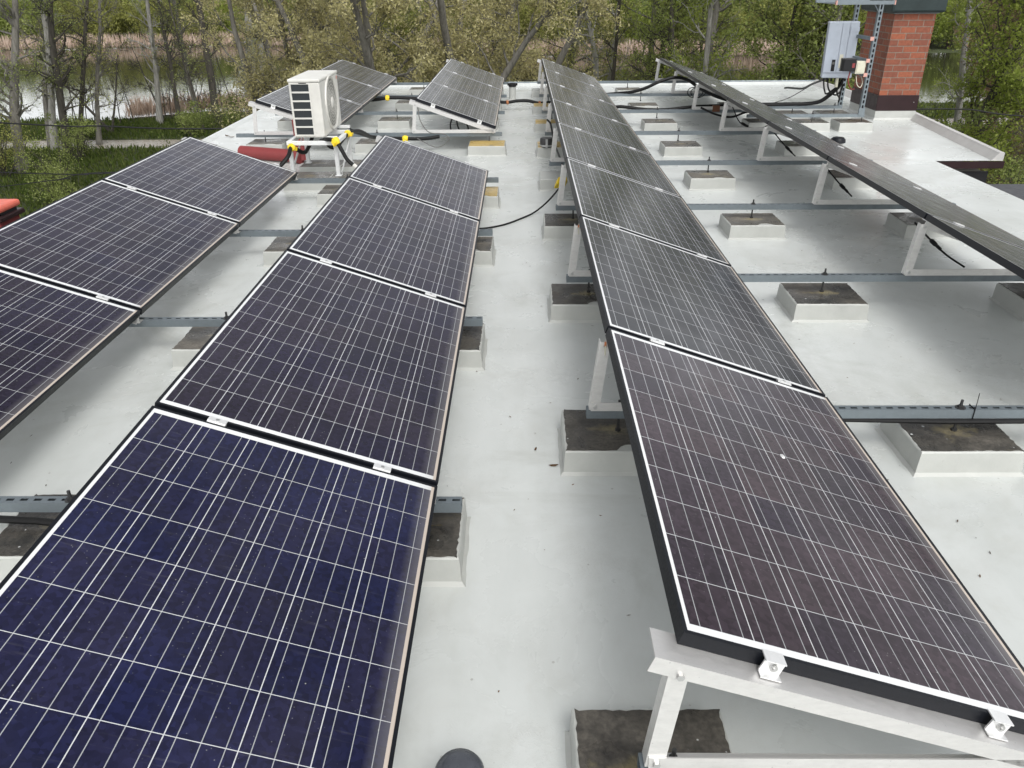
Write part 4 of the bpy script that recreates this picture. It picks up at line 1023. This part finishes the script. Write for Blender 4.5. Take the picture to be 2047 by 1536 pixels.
GR = 'trees behind the right half of the roof'
right = [
    ('dark leaning tree just right of the willows', 2.43, 50, 12, .22, .176, 'bark_dark', 'leaf_olive', 4000),
    ('pale slim trunk behind the far end of the long row', 4.1, 44, 13, .2, -.01, 'bark_pale', 'leaf_olive', 3500),
    ('second pale trunk right beside the slim pale one', 4.7, 45, 13, .16, -.02, 'bark_pale', 'leaf_olive', 3000),
    ('dark thin tree right of the two pale trunks', 4.3, 42, 11, .13, .10, 'bark_dark', 'leaf_olive', 3500),
    ('dark curved tree before the glinting water', 6.9, 38, 10, .13, -.16, 'bark_dark', 'leaf_olive', 3500),
    ('pale broad trunk left of the rightmost panel row end', 6.3, 42, 13, .25, .06, 'bark_grey', 'leaf_green', 5000),
    ('dark green tree above the far end of the rightmost row', 6.8, 36, 11, .17, .01, 'bark_dark', 'leaf_green', 7000),
    ('dark slender tree leaning left over the rightmost row', 9.1, 40, 10, .14, -.17, 'bark_dark', 'leaf_green', 6000),
    ('broad grey trunk rising behind the rightmost row', 7.5, 36, 13, .27, .08, 'bark_grey', 'leaf_green', 6000),
    ('pale curving trunk beside the broad grey one', 6.9, 33, 12, .18, .156, 'bark_pale', 'leaf_green', 6000),
    ('leafy green tree left of the inverter', 8.6, 30, 9.5, .15, .149, 'bark_dark', 'leaf_green', 13000),
    ('dark tree close behind the inverter', 10.2, 30, 10, .16, -.07, 'bark_dark', 'leaf_green', 9000),
    ('grey leaning tree behind the inverter', 9.6, 28, 11, .18, .113, 'bark_grey', 'leaf_green', 9000),
    ('dark green tree just right of the brick chimney', 14.4, 27, 10, .2, .02, 'bark_dark', 'leaf_green', 14000),
    ('dark thick tree at the right picture edge', 24.6, 40, 11, .26, -.16, 'bark_dark', 'leaf_deep', 6000),
    ('pale high trunk near the right picture edge', 23.0, 43, 13, .18, -.12, 'bark_pale', 'leaf_green', 6000),
    ('dark slanted tree right of the path view', 26.6, 46, 11, .22, -.12, 'bark_dark', 'leaf_green', 4500),
    ('thin dark tree in front of the path at right', 19.6, 36, 10, .12, -.02, 'bark_dark', 'leaf_rust', 5000),
    ('grey bare tree leaning far left beside the chimney', 19.2, 28, 8, .13, -.45, 'bark_grey', 'leaf_olive', 2500),
    ('reddish brown tree right of the chimney', 20.4, 34, 9, .15, -.05, 'bark_dark', 'leaf_rust', 9000),
    ('dark leafed tree behind the reddish one', 17.6, 40, 12, .2, .0, 'bark_dark', 'leaf_green', 9000),
]
for i, (lab, x, y, h, r, ln, bk, lf, nl) in enumerate(right):
    dense = nl > 6500
    lf = 'leaf_fresh' if lf == 'leaf_green' and i % 2 else lf
    tree('tree', lab, GR, x, y, h, r, (ln, 0), bk, lf, int(nl*1.7), .115 if dense else .105, .12, 40 if dense else 28, 2.6, 6, 4, seed=300+i, wob=.13)
# shrubs and saplings nearer the building
sh = [(-17.5, 30, 2.2, 2.4, 'leaf_green', 'fresh green shrub nearest the left roof edge'), (-19.8, 33.5, 2.6, 2.4, 'leaf_green', 'fresh green shrub beside the path left of the panels'), (-15.4, 27, 1.9, 2.4, 'leaf_green', 'low fresh green shrub below the left row of panels'),
      (-21.6, 38.6, 2.6, 2.2, 'leaf_green', 'fresh green shrub at the foot of the dark trunks'), (-23.2, 35.0, 4.0, 3.0, 'leaf_olive', 'twiggy brownish shrub at the left picture edge'), (-18.6, 45.2, 2.2, 2.2, 'leaf_green', 'rounded green shrub between path and pond'),
      (-15.0, 43.5, 2.4, 3, 'leaf_green', 'wide green shrub by the left roof corner'), (-13.2, 38, 3.4, 3, 'leaf_deep', 'dark shrub behind the left far corner of the roof'),
      (-9, 25, 3.6, 3.4, 'leaf_deep', 'dark shrub behind the air conditioner'), (-5.5, 24, 3.8, 3.4, 'leaf_deep', 'dark shrub under the pale willows at left'), (-2.2, 24, 3.6, 3.2, 'leaf_deep', 'dark shrub under the pale willows in the middle'), (1.0, 25, 3.4, 3, 'leaf_olive', 'olive shrub behind the far end of the walkway'),
      (3.4, 33, 3.8, 3, 'leaf_olive', 'olive shrub below the pale trunks'), (7.6, 27, 4.3, 3.4, 'leaf_green', 'green shrub behind the rightmost row end'), (10.2, 25.5, 4.4, 3.4, 'leaf_green', 'green shrub behind the far right roof corner'),
      (13.0, 26, 4.2, 3.2, 'leaf_deep', 'dark green shrub left behind the brick chimney'), (12.4, 20.5, 3.4, 2.6, 'leaf_green', 'leafy shrub close behind the brick chimney'), (15.5, 22.5, 2.4, 2.6, 'leaf_olive', 'twiggy olive shrub right of the roof edge'),
      (17.3, 30.5, 3.2, 3.4, 'leaf_rust', 'reddish shrub right of the chimney'), (21.8, 31.5, 2.4, 3, 'leaf_fresh', 'fresh green shrub at the right picture edge'), (12.8, 15.5, 2.7, 2.2, 'leaf_fresh', 'thin sprouting shrub beyond the right roof corner'), (23.5, 36.5, 4.2, 3.6, 'leaf_rust', 'tall rusty shrub at the right picture edge')]
for i, (x, y, h, w, lf, lab) in enumerate(sh):
    h = h*.8 if x < -14 else h
    bush('shrub', lab, 'shrubs round the building', x, y, h, w, lf, int((2600+900*h)*(.55 if x < -14 else 1.3)), .085 if y < 40 else .11, 500+i, cat='shrub')

# far bank of the pond: a belt of bushes, each one its own
fb = []
rng = random.Random(9)
for row in range(3):
    x = -88+row*3
    while x < 92:
        w = rng.uniform(6, 10.5); fb.append((x+w/2, band_y(pf, max(-119, min(129, x+w/2)))+4.6+row*6.0+rng.uniform(-.8, 1.2), rng.uniform(5.2, 7.4)+row*.9, w*1.0, row)); x += w*rng.uniform(.62, .8)
names = {0: 'first', 1: 'second', 2: 'third'}
for row in range(3):
    rr = sorted([f for f in fb if f[4] == row])
    for i, (x, y, h, w, _) in enumerate(rr):
        lf = ['leaf_olive', 'leaf_fresh', 'leaf_olive', 'leaf_green', 'leaf_olive'][(i*2+row) % 5]
        nm = {'leaf_olive': 'yellowish olive', 'leaf_fresh': 'yellow green', 'leaf_green': 'grey green'}[lf]
        k = ORD[i+1] if i+1 < len(ORD) else 'number %d' % (i+1)
        bush('bush', '%s bush on the far bank, %s from the left in the %s line' % (nm, k, names[row]), 'bushes on the far bank', x, y, h, w, lf, 4200 if row < 2 else 3000, .34, 900+row*50+i, nst=12, clumps=30, tw=.02)

scene.cycles.max_bounces = 6
scene.cycles.use_denoising = True
